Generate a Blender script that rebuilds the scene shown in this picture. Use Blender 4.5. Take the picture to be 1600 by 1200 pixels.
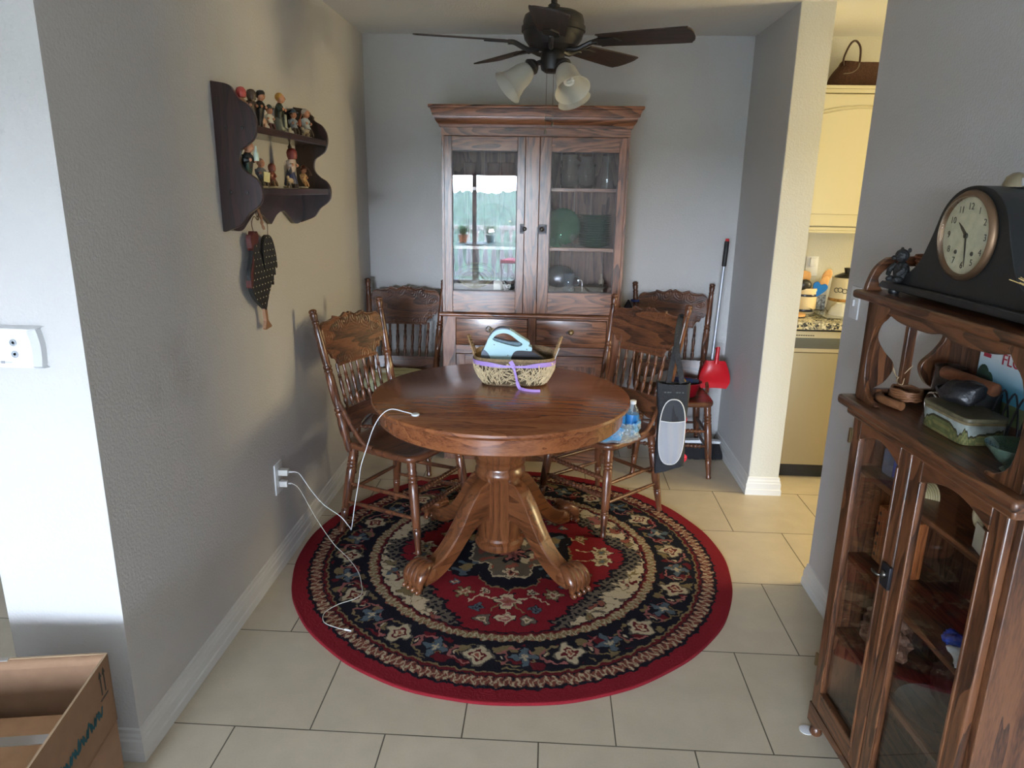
import bpy, bmesh, math, random
import numpy as np
from mathutils import Vector, Matrix
random.seed(7)
for o in list(bpy.data.objects): bpy.data.objects.remove(o)
S = bpy.context.scene; C = S.collection; PI = math.pi
# ---------------------------------------------------------------- camera
def unit(v): return Vector(v).normalized()
PITCH, YAW, ROLL = 0.266846556, -0.0496432208, 0.0166648088
fw = Vector((math.sin(YAW)*math.cos(PITCH), math.cos(YAW)*math.cos(PITCH), -math.sin(PITCH)))
r0 = Vector((math.cos(YAW), -math.sin(YAW), 0)); u0 = r0.cross(fw)
rt = math.cos(ROLL)*r0 + math.sin(ROLL)*u0; up = -math.sin(ROLL)*r0 + math.cos(ROLL)*u0
CP = Vector((0.677153708, -1.75187155, 1.57414024))
cd = bpy.data.cameras.new('camera'); cam = bpy.data.objects.new('camera', cd); C.objects.link(cam)
cam.matrix_world = Matrix(((rt.x, up.x, -fw.x, CP.x), (rt.y, up.y, -fw.y, CP.y), (rt.z, up.z, -fw.z, CP.z), (0, 0, 0, 1)))
cd.sensor_width = 36; cd.lens = 1111.74484*36/1600; cd.clip_start = 0.02; cd.clip_end = 3000
S.camera = cam
# ---------------------------------------------------------------- world, sun, exposure
S.view_settings.view_transform = 'Standard'; S.view_settings.look = 'None'
S.view_settings.gamma = 1; S.view_settings.use_curve_mapping = False
S.view_settings.exposure = 0.22
W = bpy.data.worlds.new('overcast_sky'); S.world = W; W.use_nodes = True
wn = W.node_tree.nodes; wl = W.node_tree.links
bg = wn['Background']; tcw = wn.new('ShaderNodeTexCoord'); sep = wn.new('ShaderNodeSeparateXYZ'); wr = wn.new('ShaderNodeValToRGB')
wl.new(tcw.outputs['Generated'], sep.inputs[0]); wl.new(sep.outputs['Z'], wr.inputs[0]); wl.new(wr.outputs[0], bg.inputs[0])
wr.color_ramp.elements[0].position = 0.0; wr.color_ramp.elements[0].color = (0.74, 0.85, 1.0, 1)
wr.color_ramp.elements[1].position = 0.6; wr.color_ramp.elements[1].color = (0.58, 0.72, 1.0, 1)
bg.inputs[1].default_value = 100.0
sd = bpy.data.lights.new('sun', 'SUN'); sd.energy = 24; sd.angle = 0.05; sd.color = (1, .95, .85)
so = bpy.data.objects.new('sun', sd); C.objects.link(so)
so.rotation_euler = unit((-.35, -.6, -.75)).to_track_quat('-Z', 'Y').to_euler()
# kitchen: window-side warm light and ceiling fixture light
def area(name, loc, aim, sx, sy, power, col):
    l = bpy.data.lights.new(name, 'AREA'); l.shape = 'RECTANGLE'; l.size = sx; l.size_y = sy; l.energy = power; l.color = col
    o = bpy.data.objects.new(name, l); C.objects.link(o); o.location = loc
    o.rotation_euler = unit(aim).to_track_quat('-Z', 'Y').to_euler(); return o
area('kitchen_window_light', (4.35, 1.28, 1.5), (-1, 0, -.05), .8, 1.0, 58, (1, .80, .42))
area('kitchen_ceiling_light', (3.0, 0.9, 2.36), (0, 0, -1), 1.1, .5, 13, (1, .80, .42))
# living room sliding door portal (samples the sky through the opening)
pl = bpy.data.lights.new('sliding_door_portal', 'AREA'); pl.shape = 'RECTANGLE'; pl.size = 1.80; pl.size_y = 1.86
pl.cycles.is_portal = True
po = bpy.data.objects.new('sliding_door_portal', pl); C.objects.link(po); po.location = (-.445, -6.03, .91)
po.rotation_euler = unit((0, 1, 0)).to_track_quat('-Z', 'Y').to_euler()

# ---------------------------------------------------------------- materials
def srgb(*c):
    return tuple(((v/255)/12.92 if v/255 <= .04045 else (((v/255)+.055)/1.055)**2.4) for v in c)
_m = {}
def mat(name, col=(.5, .5, .5), rough=.5, metal=0, coat=0, emit=0, noise=0, nscale=40, bump=0, bscale=80, trans=0, alpha=1, spec=.5):
    if name in _m: return _m[name]
    m = bpy.data.materials.new(name); m.use_nodes = True; _m[name] = m
    n = m.node_tree.nodes; l = m.node_tree.links; p = n['Principled BSDF']
    p.inputs['Base Color'].default_value = (*col, 1); p.inputs['Roughness'].default_value = rough
    p.inputs['Metallic'].default_value = metal; p.inputs['Coat Weight'].default_value = coat
    p.inputs['Specular IOR Level'].default_value = spec
    p.inputs['Transmission Weight'].default_value = trans; p.inputs['Alpha'].default_value = alpha
    if emit:
        p.inputs['Emission Color'].default_value = (*col, 1); p.inputs['Emission Strength'].default_value = emit
    if noise or bump:
        tc = n.new('ShaderNodeTexCoord')
    if noise:
        t = n.new('ShaderNodeTexNoise'); t.inputs['Scale'].default_value = nscale; t.inputs['Detail'].default_value = 5
        r = n.new('ShaderNodeValToRGB'); l.new(tc.outputs['Object'], t.inputs['Vector']); l.new(t.outputs['Fac'], r.inputs[0])
        r.color_ramp.elements[0].position = .3; r.color_ramp.elements[1].position = .7
        r.color_ramp.elements[0].color = (*[c*(1-noise) for c in col], 1); r.color_ramp.elements[1].color = (*[min(1, c*(1+noise)) for c in col], 1)
        l.new(r.outputs[0], p.inputs['Base Color'])
    if bump:
        t2 = n.new('ShaderNodeTexNoise'); t2.inputs['Scale'].default_value = bscale; t2.inputs['Detail'].default_value = 4
        b = n.new('ShaderNodeBump'); b.inputs['Strength'].default_value = bump; b.inputs['Distance'].default_value = .01
        l.new(tc.outputs['Object'], t2.inputs['Vector']); l.new(t2.outputs['Fac'], b.inputs['Height']); l.new(b.outputs[0], p.inputs['Normal'])
    return m
def wood(name, dark, mid, light, axis='z', scale=1.0, rough=.32, coat=.3, figure=1.0, worn=0):
    key = name+'_'+axis
    if key in _m: return _m[key]
    m = bpy.data.materials.new(key); m.use_nodes = True; _m[key] = m
    n = m.node_tree.nodes; l = m.node_tree.links; p = n['Principled BSDF']
    tc = n.new('ShaderNodeTexCoord'); mp = n.new('ShaderNodeMapping'); l.new(tc.outputs['Object'], mp.inputs[0])
    st = [1, 1, 1]; st['xyz'.index(axis)] = .13; mp.inputs['Scale'].default_value = [s*scale for s in st]
    oi = n.new('ShaderNodeObjectInfo'); av = n.new('ShaderNodeVectorMath'); av.operation = 'MULTIPLY_ADD'
    cmb = n.new('ShaderNodeCombineXYZ')
    for i in range(3): l.new(oi.outputs['Random'], cmb.inputs[i])
    l.new(cmb.outputs[0], av.inputs[0]); av.inputs[1].default_value = (7.3, 4.1, 2.7); l.new(mp.outputs[0], av.inputs[2])
    n1 = n.new('ShaderNodeTexNoise'); n1.inputs['Scale'].default_value = 5.5; n1.inputs['Detail'].default_value = 2; l.new(av.outputs[0], n1.inputs['Vector'])
    mu = n.new('ShaderNodeMath'); mu.operation = 'MULTIPLY'; mu.inputs[1].default_value = 13*figure; l.new(n1.outputs['Fac'], mu.inputs[0])
    fr = n.new('ShaderNodeMath'); fr.operation = 'FRACT'; l.new(mu.outputs[0], fr.inputs[0])
    n2 = n.new('ShaderNodeTexNoise'); n2.inputs['Scale'].default_value = 110; n2.inputs['Detail'].default_value = 3; l.new(av.outputs[0], n2.inputs['Vector'])
    ad = n.new('ShaderNodeMath'); ad.operation = 'MULTIPLY_ADD'; ad.inputs[1].default_value = 1.0; l.new(n2.outputs['Fac'], ad.inputs[0])
    mm = n.new('ShaderNodeMath'); mm.operation = 'MULTIPLY'; mm.inputs[1].default_value = .55; l.new(fr.outputs[0], mm.inputs[0]); l.new(mm.outputs[0], ad.inputs[2])
    cr = n.new('ShaderNodeValToRGB'); e = cr.color_ramp.elements
    e[0].position = .42; e[0].color = (*dark, 1); e[1].position = .98; e[1].color = (*light, 1); e2 = e.new(.68); e2.color = (*mid, 1)
    l.new(ad.outputs[0], cr.inputs[0]); l.new(cr.outputs[0], p.inputs['Base Color'])
    p.inputs['Roughness'].default_value = rough; p.inputs['Coat Weight'].default_value = coat; p.inputs['Coat Roughness'].default_value = .18
    b = n.new('ShaderNodeBump'); b.inputs['Strength'].default_value = .12; b.inputs['Distance'].default_value = .002
    l.new(n2.outputs['Fac'], b.inputs['Height']); l.new(b.outputs[0], p.inputs['Normal'])
    return m
def glass(name, tint=(1, 1, 1), ior=1.5, op=0.0, rough=.0):
    """thin glass: clear transmission plus fresnel reflection"""
    if name in _m: return _m[name]
    m = bpy.data.materials.new(name); m.use_nodes = True; _m[name] = m
    n = m.node_tree.nodes; l = m.node_tree.links; n.remove(n['Principled BSDF']); out = n['Material Output']
    t = n.new('ShaderNodeBsdfTransparent'); t.inputs[0].default_value = (*tint, 1)
    g = n.new('ShaderNodeBsdfGlossy'); g.inputs['Roughness'].default_value = rough; g.inputs['Color'].default_value = (1, 1, 1, 1)
    f = n.new('ShaderNodeFresnel'); ge = n.new('ShaderNodeNewGeometry'); mi = n.new('ShaderNodeMapRange'); mi.inputs['To Min'].default_value = ior; mi.inputs['To Max'].default_value = 1/ior; l.new(ge.outputs['Backfacing'], mi.inputs['Value']); l.new(mi.outputs[0], f.inputs[0]); x = n.new('ShaderNodeMixShader')
    base = t
    if op:
        d = n.new('ShaderNodeBsdfDiffuse'); d.inputs[0].default_value = (*[c*.9 for c in tint], 1); x2 = n.new('ShaderNodeMixShader'); x2.inputs[0].default_value = op
        l.new(t.outputs[0], x2.inputs[1]); l.new(d.outputs[0], x2.inputs[2]); base = x2
    l.new(f.outputs[0], x.inputs[0]); l.new(base.outputs[0], x.inputs[1]); l.new(g.outputs[0], x.inputs[2]); l.new(x.outputs[0], out.inputs[0])
    return m
def vcol(name, rough=.9, bump=0, bscale=400, sheen=0):
    if name in _m: return _m[name]
    m = bpy.data.materials.new(name); m.use_nodes = True; _m[name] = m
    n = m.node_tree.nodes; l = m.node_tree.links; p = n['Principled BSDF']
    a = n.new('ShaderNodeVertexColor'); a.layer_name = 'pattern'; p.inputs['Roughness'].default_value = rough; p.inputs['Specular IOR Level'].default_value = .15
    tc = n.new('ShaderNodeTexCoord'); t = n.new('ShaderNodeTexNoise'); t.inputs['Scale'].default_value = bscale; l.new(tc.outputs['Object'], t.inputs['Vector'])
    mr = n.new('ShaderNodeMapRange'); mr.inputs['To Min'].default_value = .55; mr.inputs['To Max'].default_value = 1.45; l.new(t.outputs['Fac'], mr.inputs['Value'])
    vm = n.new('ShaderNodeVectorMath'); vm.operation = 'SCALE'; l.new(a.outputs[0], vm.inputs[0]); l.new(mr.outputs[0], vm.inputs['Scale']); l.new(vm.outputs[0], p.inputs['Base Color'])
    if bump:
        b = n.new('ShaderNodeBump'); b.inputs['Strength'].default_value = bump; b.inputs['Distance'].default_value = .004; l.new(t.outputs['Fac'], b.inputs['Height']); l.new(b.outputs[0], p.inputs['Normal'])
    return m

# ---------------------------------------------------------------- mesh builder
class B:
    def __init__(s): s.bm = bmesh.new(); s.m = Matrix.Identity(4)
    def at(s, loc=(0, 0, 0), rot=(0, 0, 0)):
        from mathutils import Euler
        s.m = Matrix.Translation(loc) @ Euler(rot).to_matrix().to_4x4(); return s
    def v(s, co): return s.bm.verts.new(s.m @ Vector(co))
    def box(s, x0, x1, y0, y1, z0, z1, bev=0):
        V = [s.v((x, y, z)) for x in (x0, x1) for y in (y0, y1) for z in (z0, z1)]
        fs = [s.bm.faces.new([V[i] for i in f]) for f in ((0, 1, 3, 2), (4, 6, 7, 5), (0, 4, 5, 1), (2, 3, 7, 6), (0, 2, 6, 4), (1, 5, 7, 3))]
        if bev:
            es = set(e for f in fs for e in f.edges)
            bmesh.ops.bevel(s.bm, geom=list(es), offset=bev, segments=2, affect='EDGES', profile=.6)
        return s
    def frame(s, o):                 # orthonormal frame with z along o
        o = Vector(o).normalized(); a = Vector((0, 0, 1)) if abs(o.z) < .9 else Vector((1, 0, 0))
        x = a.cross(o).normalized(); y = o.cross(x); return x, y, o
    def lathe(s, prof, seg=20, p0=(0, 0, 0), axis=(0, 0, 1), flute=None, cap=True):
        """prof: (radius, distance along axis)"""
        x, y, z = s.frame(axis); p0 = Vector(p0); rings = []
        for r, h in prof:
            if r < 1e-5: rings.append([s.v(p0+z*h)])
            else:
                rings.append([s.v(p0+z*h+(x*math.cos(2*PI*i/seg)+y*math.sin(2*PI*i/seg))*r*((1-flute[2]*(i % 2)) if flute and flute[0] <= h <= flute[1] else 1)) for i in range(seg)])
        for a, b in zip(rings, rings[1:]):
            for i in range(seg):
                j = (i+1) % seg
                if len(a) == 1 and len(b) == 1: continue
                if len(a) == 1: s.bm.faces.new((a[0], b[i], b[j]))
                elif len(b) == 1: s.bm.faces.new((a[i], a[j], b[0]))
                else: s.bm.faces.new((a[i], a[j], b[j], b[i]))
        for R in (rings[0], rings[-1]):
            if len(R) > 1 and cap: s.bm.faces.new(R)
        return s
    def turn(s, p0, p1, prof, seg=14, flute=None):
        """lathe between two points; prof h in 0..1"""
        p0 = Vector(p0); p1 = Vector(p1); L = (p1-p0).length
        fl = (flute[0]*L, flute[1]*L, flute[2]) if flute else None
        return s.lathe([(r, h*L) for r, h in prof], seg, p0, p1-p0, fl)
    def tube(s, pts, r, seg=8, closed=False, flat=1.0, normal=None):
        pts = [Vector(p) for p in pts]; n = len(pts); rings = []
        prev = None
        for i, p in enumerate(pts):
            if closed: t = pts[(i+1) % n]-pts[i-1]
            else: t = pts[min(i+1, n-1)]-pts[max(i-1, 0)]
            t.normalize()
            if prev is None:
                x, y, _ = s.frame(t)
                if normal: y = Vector(normal); y = (y-t*y.dot(t)).normalized(); x = y.cross(t)
            else:
                y = prev-t*prev.dot(t)
                y.normalize(); x = y.cross(t)
            prev = y
            rr = r[i] if isinstance(r, (list, tuple)) else r
            rings.append([s.v(p+x*math.cos(2*PI*k/seg)*rr+y*math.sin(2*PI*k/seg)*rr*flat) for k in range(seg)])
        for i in range(n if closed else n-1):
            a = rings[i]; b = rings[(i+1) % n]
            for k in range(seg): s.bm.faces.new((a[k], a[(k+1) % seg], b[(k+1) % seg], b[k]))
        if not closed: s.bm.faces.new(rings[0]); s.bm.faces.new(rings[-1])
        return s
    def ribbon(s, pts, w, th, normal=(0, 0, 1)):
        """flat strap: rectangle section swept; normal = thin direction hint"""
        pts = [Vector(p) for p in pts]; n = len(pts); rings = []
        for i, p in enumerate(pts):
            t = (pts[min(i+1, n-1)]-pts[max(i-1, 0)]).normalized(); nn = Vector(normal); nn = (nn-t*nn.dot(t)).normalized(); x = nn.cross(t)
            ww = w[i] if isinstance(w, (list, tuple)) else w
            rings.append([s.v(p+x*a*ww/2+nn*b*th/2) for a, b in ((-1, -1), (1, -1), (1, 1), (-1, 1))])
        for a, b in zip(rings, rings[1:]):
            for k in range(4): s.bm.faces.new((a[k], a[(k+1) % 4], b[(k+1) % 4], b[k]))
        s.bm.faces.new(rings[0]); s.bm.faces.new(rings[-1]); return s
    def prism(s, out, d0, d1, ax='xz', bev=0):
        """outline in plane ax extruded along the remaining axis from d0 to d1"""
        k = ['xyz'.index(c) for c in ax]; o = 3-sum(k)
        def P(a, b, d):
            q = [0, 0, 0]; q[k[0]] = a; q[k[1]] = b; q[o] = d; return q
        A = [s.v(P(a, b, d0)) for a, b in out]; Bv = [s.v(P(a, b, d1)) for a, b in out]; n = len(out)
        fs = [s.bm.faces.new(A), s.bm.faces.new(Bv)]
        for i in range(n): s.bm.faces.new((A[i], A[(i+1) % n], Bv[(i+1) % n], Bv[i]))
        if bev:
            es = set(e for f in fs for e in f.edges)
            bmesh.ops.bevel(s.bm, geom=list(es), offset=bev, segments=2, affect='EDGES', profile=.6)
        return s
    def ell(s, c, r, seg=14, rings=8, fn=None):
        r = (r, r, r) if not isinstance(r, (tuple, list)) else r; R = []
        for i in range(rings+1):
            th = PI*i/rings
            if i in (0, rings): R.append([s.v((c[0], c[1], c[2]+r[2]*math.cos(th)))])
            else: R.append([s.v((c[0]+r[0]*math.sin(th)*math.cos(2*PI*k/seg), c[1]+r[1]*math.sin(th)*math.sin(2*PI*k/seg), c[2]+r[2]*math.cos(th))) for k in range(seg)])
        for a, b in zip(R, R[1:]):
            for k in range(seg):
                j = (k+1) % seg
                if len(a) == 1: s.bm.faces.new((a[0], b[k], b[j]))
                elif len(b) == 1: s.bm.faces.new((a[k], b[0], a[j]))
                else: s.bm.faces.new((a[k], b[k], b[j], a[j]))
        return s
    def grid(s, fn, nu, nv, closed_u=False):
        G = [[s.v(fn(i/nu, j/nv)) for j in range(nv+1)] for i in range(nu if closed_u else nu+1)]
        for i in range(nu):
            for j in range(nv):
                i2 = (i+1) % len(G); s.bm.faces.new((G[i][j], G[i2][j], G[i2][j+1], G[i][j+1]))
        return s
    def mesh(s, name, m, smooth=35):
        bmesh.ops.recalc_face_normals(s.bm, faces=s.bm.faces[:])
        me = bpy.data.meshes.new(name); s.bm.to_mesh(me); s.bm.free()
        for mm in (m if isinstance(m, (list, tuple)) else [m]): me.materials.append(mm)
        if smooth:
            for p in me.polygons: p.use_smooth = True
            me.set_sharp_from_angle(angle=math.radians(smooth))
        return me
    def out(s, name, m, parent=None, smooth=35, label=None, bev=0):
        o = bpy.data.objects.new(name, s.mesh(name, m, smooth)); C.objects.link(o); o.parent = parent
        if label: o['label'] = label
        if bev:
            md = o.modifiers.new('edge', 'BEVEL'); md.width = bev; md.segments = 2; md.limit_method = 'ANGLE'; md.angle_limit = math.radians(50)
        return o
def thing(name, label, cat, loc=(0, 0, 0), rz=0, group=None, rot=None):
    o = bpy.data.objects.new(name, None); C.objects.link(o); o.location = loc; o.rotation_euler = rot if rot else (0, 0, rz)
    o.empty_display_size = .05
    o['label'] = label; o['category'] = cat
    if group: o['group'] = group
    return o
def tag(o, label, cat, group=None, kind=None):
    o['label'] = label; o['category'] = cat
    if group: o['group'] = group
    if kind: o['kind'] = kind
    return o
def struct(o): o['kind'] = 'structure'; return o
def dup(root, loc=None, rz=None, label=None, group=None):
    r = root.copy(); C.objects.link(r)
    if loc is not None: r.location = loc
    if rz is not None: r.rotation_euler = (0, 0, rz)
    if label: r['label'] = label
    if group: r['group'] = group
    for ch in list(root.children):
        c = ch.copy(); C.objects.link(c); c.parent = r
        for g in list(ch.children):
            d = g.copy(); C.objects.link(d); d.parent = c
    return r
def smoothpath(pts, n=8):
    """Catmull-Rom through points"""
    P = [Vector(p) for p in pts]; P = [P[0]*2-P[1]]+P+[P[-1]*2-P[-2]]; out = []
    for i in range(1, len(P)-2):
        a, b, c, d = P[i-1:i+3]
        for k in range(n):
            t = k/n; out.append(.5*((2*b)+(c-a)*t+(2*a-5*b+4*c-d)*t*t+(3*b-a-3*c+d)*t**3))
    out.append(P[-2]); return out
def sp2(pts, n=6): return [(v.x, v.y) for v in smoothpath([(a, b, 0) for a, b in pts], n)]
def text(name, body, size, m, parent, loc, rot, ext=.0006, align='LEFT', shear=0):
    cu = bpy.data.curves.new(name, 'FONT'); cu.body = body; cu.size = size; cu.extrude = ext; cu.align_x = align; cu.shear = shear
    t = bpy.data.objects.new(name, cu); C.objects.link(t)
    dg = bpy.context.evaluated_depsgraph_get(); me = bpy.data.meshes.new_from_object(t.evaluated_get(dg)); me.name = name
    bpy.data.objects.remove(t); me.materials.clear(); me.materials.append(m)
    o = bpy.data.objects.new(name, me); C.objects.link(o); o.parent = parent; o.location = loc; o.rotation_euler = rot
    return o
# ================================================================ setting
wallm = mat('wall_paint', (.54, .53, .52), .75, bump=.25, bscale=130)
ceilm = mat('ceiling_paint', (.74, .74, .73), .8, bump=.3, bscale=90)
kwallm = mat('kitchen_wall_paint', (.56, .55, .48), .7, bump=.2, bscale=130)
trimm = mat('white_trim_paint', (.66, .66, .64), .35, spec=.5)
XL, XR, YB, ZC = -.433, 1.785, 2.65, 2.42
def wallbox(name, x0, x1, y0, y1, z0=0, z1=ZC, m=wallm):
    return struct(B().box(x0, x1, y0, y1, z0, z1).out(name, m, smooth=0))
# floor with tiles
fm = bpy.data.materials.new('beige_floor_tiles'); fm.use_nodes = True
n = fm.node_tree.nodes; l = fm.node_tree.links; p = n['Principled BSDF']
tc = n.new('ShaderNodeTexCoord'); mp = n.new('ShaderNodeMapping'); bt = n.new('ShaderNodeTexBrick')
TD = .47553; mp.inputs['Location'].default_value = (8.5*.4572, 20*TD, 0)
l.new(tc.outputs['Object'], mp.inputs[0]); l.new(mp.outputs[0], bt.inputs['Vector'])
bt.offset = .5; bt.offset_frequency = 2; bt.squash = 1
bt.inputs['Scale'].default_value = 1; bt.inputs['Brick Width'].default_value = .4572; bt.inputs['Row Height'].default_value = TD
bt.inputs['Mortar Size'].default_value = .0022; bt.inputs['Mortar Smooth'].default_value = .1; bt.inputs['Bias'].default_value = 0
bt.inputs['Color1'].default_value = (.53, .455, .34, 1); bt.inputs['Color2'].default_value = (.50, .43, .315, 1); bt.inputs['Mortar'].default_value = (.10, .085, .06, 1)
ns = n.new('ShaderNodeTexNoise'); ns.inputs['Scale'].default_value = 9; ns.inputs['Detail'].default_value = 6; l.new(tc.outputs['Object'], ns.inputs['Vector'])
ns2 = n.new('ShaderNodeTexNoise'); ns2.inputs['Scale'].default_value = 160; ns2.inputs['Detail'].default_value = 3; l.new(tc.outputs['Object'], ns2.inputs['Vector'])
mr = n.new('ShaderNodeMapRange'); mr.inputs['From Min'].default_value = .3; mr.inputs['From Max'].default_value = .7; mr.inputs['To Min'].default_value = .93; mr.inputs['To Max'].default_value = 1.05; l.new(ns.outputs['Fac'], mr.inputs['Value'])
mr2 = n.new('ShaderNodeMapRange'); mr2.inputs['To Min'].default_value = .94; mr2.inputs['To Max'].default_value = 1.06; l.new(ns2.outputs['Fac'], mr2.inputs['Value'])
m1 = n.new('ShaderNodeMath'); m1.operation = 'MULTIPLY'; l.new(mr.outputs[0], m1.inputs[0]); l.new(mr2.outputs[0], m1.inputs[1])
vm = n.new('ShaderNodeVectorMath'); vm.operation = 'SCALE'; l.new(bt.outputs['Color'], vm.inputs[0]); l.new(m1.outputs[0], vm.inputs['Scale']); l.new(vm.outputs[0], p.inputs['Base Color'])
p.inputs['Roughness'].default_value = .42; p.inputs['Specular IOR Level'].default_value = .4
bp = n.new('ShaderNodeBump'); bp.invert = True; bp.inputs['Strength'].default_value = .5; bp.inputs['Distance'].default_value = .003; l.new(bt.outputs['Fac'], bp.inputs['Height']); l.new(bp.outputs[0], p.inputs['Normal'])
struct(B().box(-3.2, 4.6, -6.1, 3.0, -.1, 0).out('floor', fm, smooth=0))
struct(B().box(-3.2, 4.6, -6.1, 3.0, ZC, ZC+.1).out('ceiling', ceilm, smooth=0))
wls = wallm.copy(); wls.name = 'wall_paint_scuffed'; n = wls.node_tree.nodes; l = wls.node_tree.links; p = n['Principled BSDF']
tcs = n.new('ShaderNodeTexCoord'); acc = None
for cy_, cz_, rr_ in ((.26, 1.10, .10), (.30, 1.0, .13), (.39, .93, .09), (.15, 1.0, .08)):
    vd = n.new('ShaderNodeVectorMath'); vd.operation = 'DISTANCE'; vd.inputs[1].default_value = (XL, cy_, cz_); l.new(tcs.outputs['Object'], vd.inputs[0])
    mr_ = n.new('ShaderNodeMapRange'); mr_.interpolation_type = 'SMOOTHSTEP'; mr_.inputs['From Min'].default_value = rr_; mr_.inputs['From Max'].default_value = 0; l.new(vd.outputs['Value'], mr_.inputs['Value'])
    if acc is None: acc = mr_.outputs[0]
    else: mx_ = n.new('ShaderNodeMath'); mx_.operation = 'MAXIMUM'; l.new(acc, mx_.inputs[0]); l.new(mr_.outputs[0], mx_.inputs[1]); acc = mx_.outputs[0]
nz_ = n.new('ShaderNodeTexNoise'); nz_.inputs['Scale'].default_value = 14; l.new(tcs.outputs['Object'], nz_.inputs['Vector']); mm_ = n.new('ShaderNodeMath'); mm_.operation = 'MULTIPLY'; l.new(acc, mm_.inputs[0]); l.new(nz_.outputs['Fac'], mm_.inputs[1])
mc_ = n.new('ShaderNodeMix'); mc_.data_type = 'RGBA'; l.new(mm_.outputs[0], mc_.inputs['Factor']); mc_.inputs['A'].default_value = (.54, .53, .52, 1); mc_.inputs['B'].default_value = (.46, .44, .42, 1); l.new(mc_.outputs['Result'], p.inputs['Base Color'])
wallbox('wall_left', XL-.32, XL, -.14, YB, m=wls)                 # left wall of the niche with its end face
wallbox('wall_back', XL-.32, 4.5, YB, YB+.12)
wallbox('wall_right_rear', XR, XR+.155, 1.893, YB)           # pillar wall
wallbox('wall_right', XR, XR+.12, -6.0, .957)
wallbox('wall_hallway', -1.85, -1.75, -.14, 2.9)
wallbox('wall_far_left', -3.1, -3.0, -6.0, -.02)
wallbox('wall_left_front', -3.0, -1.75, -.14, -.02)
wallbox('wall_hallway_end', -1.75, XL-.32, 2.3, 2.4)
wallbox('wall_kitchen_right', 4.4, 4.5, -.6, YB, m=kwallm)
wallbox('wall_kitchen_front', XR+.12, 4.4, -.7, -.6, m=kwallm)
struct(B().box(XR+.157, 4.4, YB-.006, YB, 0, ZC).out('wall_kitchen_back', kwallm, smooth=0))
# end caps of the two wall ends facing the kitchen opening are painted like the kitchen
struct(B().box(XR+.002, XR+.157, 1.888, 1.894, .0, ZC).box(XR+.153, XR+.159, 1.894, YB, 0, ZC).out('wall_pillar_end', kwallm, smooth=0))
# rear wall with the sliding door
OX0, OX1, OZ = -1.35, .46, 1.84
r = B(); r.box(-3.0, OX0, -6.1, -6.0, 0, ZC); r.box(OX1, XR+.12, -6.1, -6.0, 0, ZC); r.box(OX0, OX1, -6.1, -6.0, OZ, ZC)
struct(r.out('wall_rear', wallm, smooth=0))
alu = mat('grey_aluminium', (.45, .45, .47), .4, metal=.3)
r = B()
for x in (OX0+.03, -.62, OX1-.03): r.box(x-.035, x+.035, -6.09, -6.05, 0, OZ)
r.box(OX0, OX1, -6.09, -6.05, OZ-.05, OZ).box(OX0, OX1, -6.09, -6.05, 0, .05)
wf = struct(r.out('window_1', alu, smooth=0))
# baseboards: moulded profile swept along
BBP = [(0, 0), (.016, 0), (.016, .03), (.0125, .034), (.0125, .064), (.009, .070), (.009, .078), (.0055, .086), (.0055, .097), (0, .101)]
def baseboard(name, path, side=1):
    """path: xy points along the wall face; profile grows to the left of travel * side"""
    b = B(); P = [Vector((x, y, 0)) for x, y in path]; R = []
    for i, q in enumerate(P):
        d0 = (P[i]-P[i-1]).normalized() if i else None; d1 = (P[i+1]-P[i]).normalized() if i < len(P)-1 else None
        def nn(d): return Vector((-d.y, d.x, 0))*side
        if d0 is None: off = nn(d1)
        elif d1 is None: off = nn(d0)
        else:
            a = nn(d0); c = nn(d1); off = (a+c)/(1+a.dot(c))
        R.append([b.v(q+off*a+Vector((0, 0, z))) for a, z in BBP])
    for A, D in zip(R, R[1:]):
        for k in range(len(BBP)): b.bm.faces.new((A[k], A[(k+1) % len(BBP)], D[(k+1) % len(BBP)], D[k]))
    b.bm.faces.new(R[0]); b.bm.faces.new(R[-1])
    return struct(b.out(name, trimm, smooth=0))
baseboard('baseboard_left', [(XL-.32, -.14), (XL, -.14), (XL, YB)], -1)
baseboard('baseboard_back', [(XL+.017, YB), (XR-.017, YB)], -1)
baseboard('baseboard_right_rear', [(XR, YB-.001), (XR, 1.888), (XR+.159, 1.888), (XR+.159, 2.1)], -1)
baseboard('baseboard_right', [(XR+.12, .957), (XR, .957), (XR, -5.9)], -1)
baseboard('baseboard_hallway', [(-1.75, -.1), (-1.75, 2.2)], -1)

# ---------------- balcony behind the camera (seen mirrored in the cabinet glass)
whitep = mat('white_balustrade_paint', (.60, .60, .59), .6)
struct(B().box(-4.2, 3.2, -7.9, -6.1, -.34, -.16).out('floor_balcony', mat('balcony_concrete', (.25, .25, .24), .8, noise=.1), smooth=0))
rl = thing('balcony_railing', 'white balustrade railing along the balcony edge, mirrored in the left cabinet door', 'railing', (-.5, -7.7, -.16))
B().box(-3.6, 3.6, -.06, .06, .98, 1.06, .01).out('top_rail', whitep, rl); B().box(-3.6, 3.6, -.05, .05, .08, .16).out('bottom_rail', whitep, rl)
b = B().turn((0, 0, .16), (0, 0, .98), [(.045, 0), (.045, .08), (.028, .1), (.05, .2), (.062, .3), (.045, .45), (.026, .62), (.022, .8), (.035, .86), (.03, .9), (.045, .93), (.045, 1)], 10)
bal = b.out('baluster', whitep, rl); bal.location.x = -3.5
for i in range(1, 44):
    c = bal.copy(); C.objects.link(c); c.parent = rl; c.location.x = -3.5+i*.163
bt_ = thing('bistro_table', 'round dark patio table carrying two potted plants on the balcony', 'table', (-.66, -6.85, -.16))
dm = mat('dark_green_iron', (.03, .06, .05), .4)
B().lathe([(0, .765), (.36, .765), (.37, .775), (.36, .79), (0, .79)], 32).out('tabletop', dm, bt_)
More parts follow.
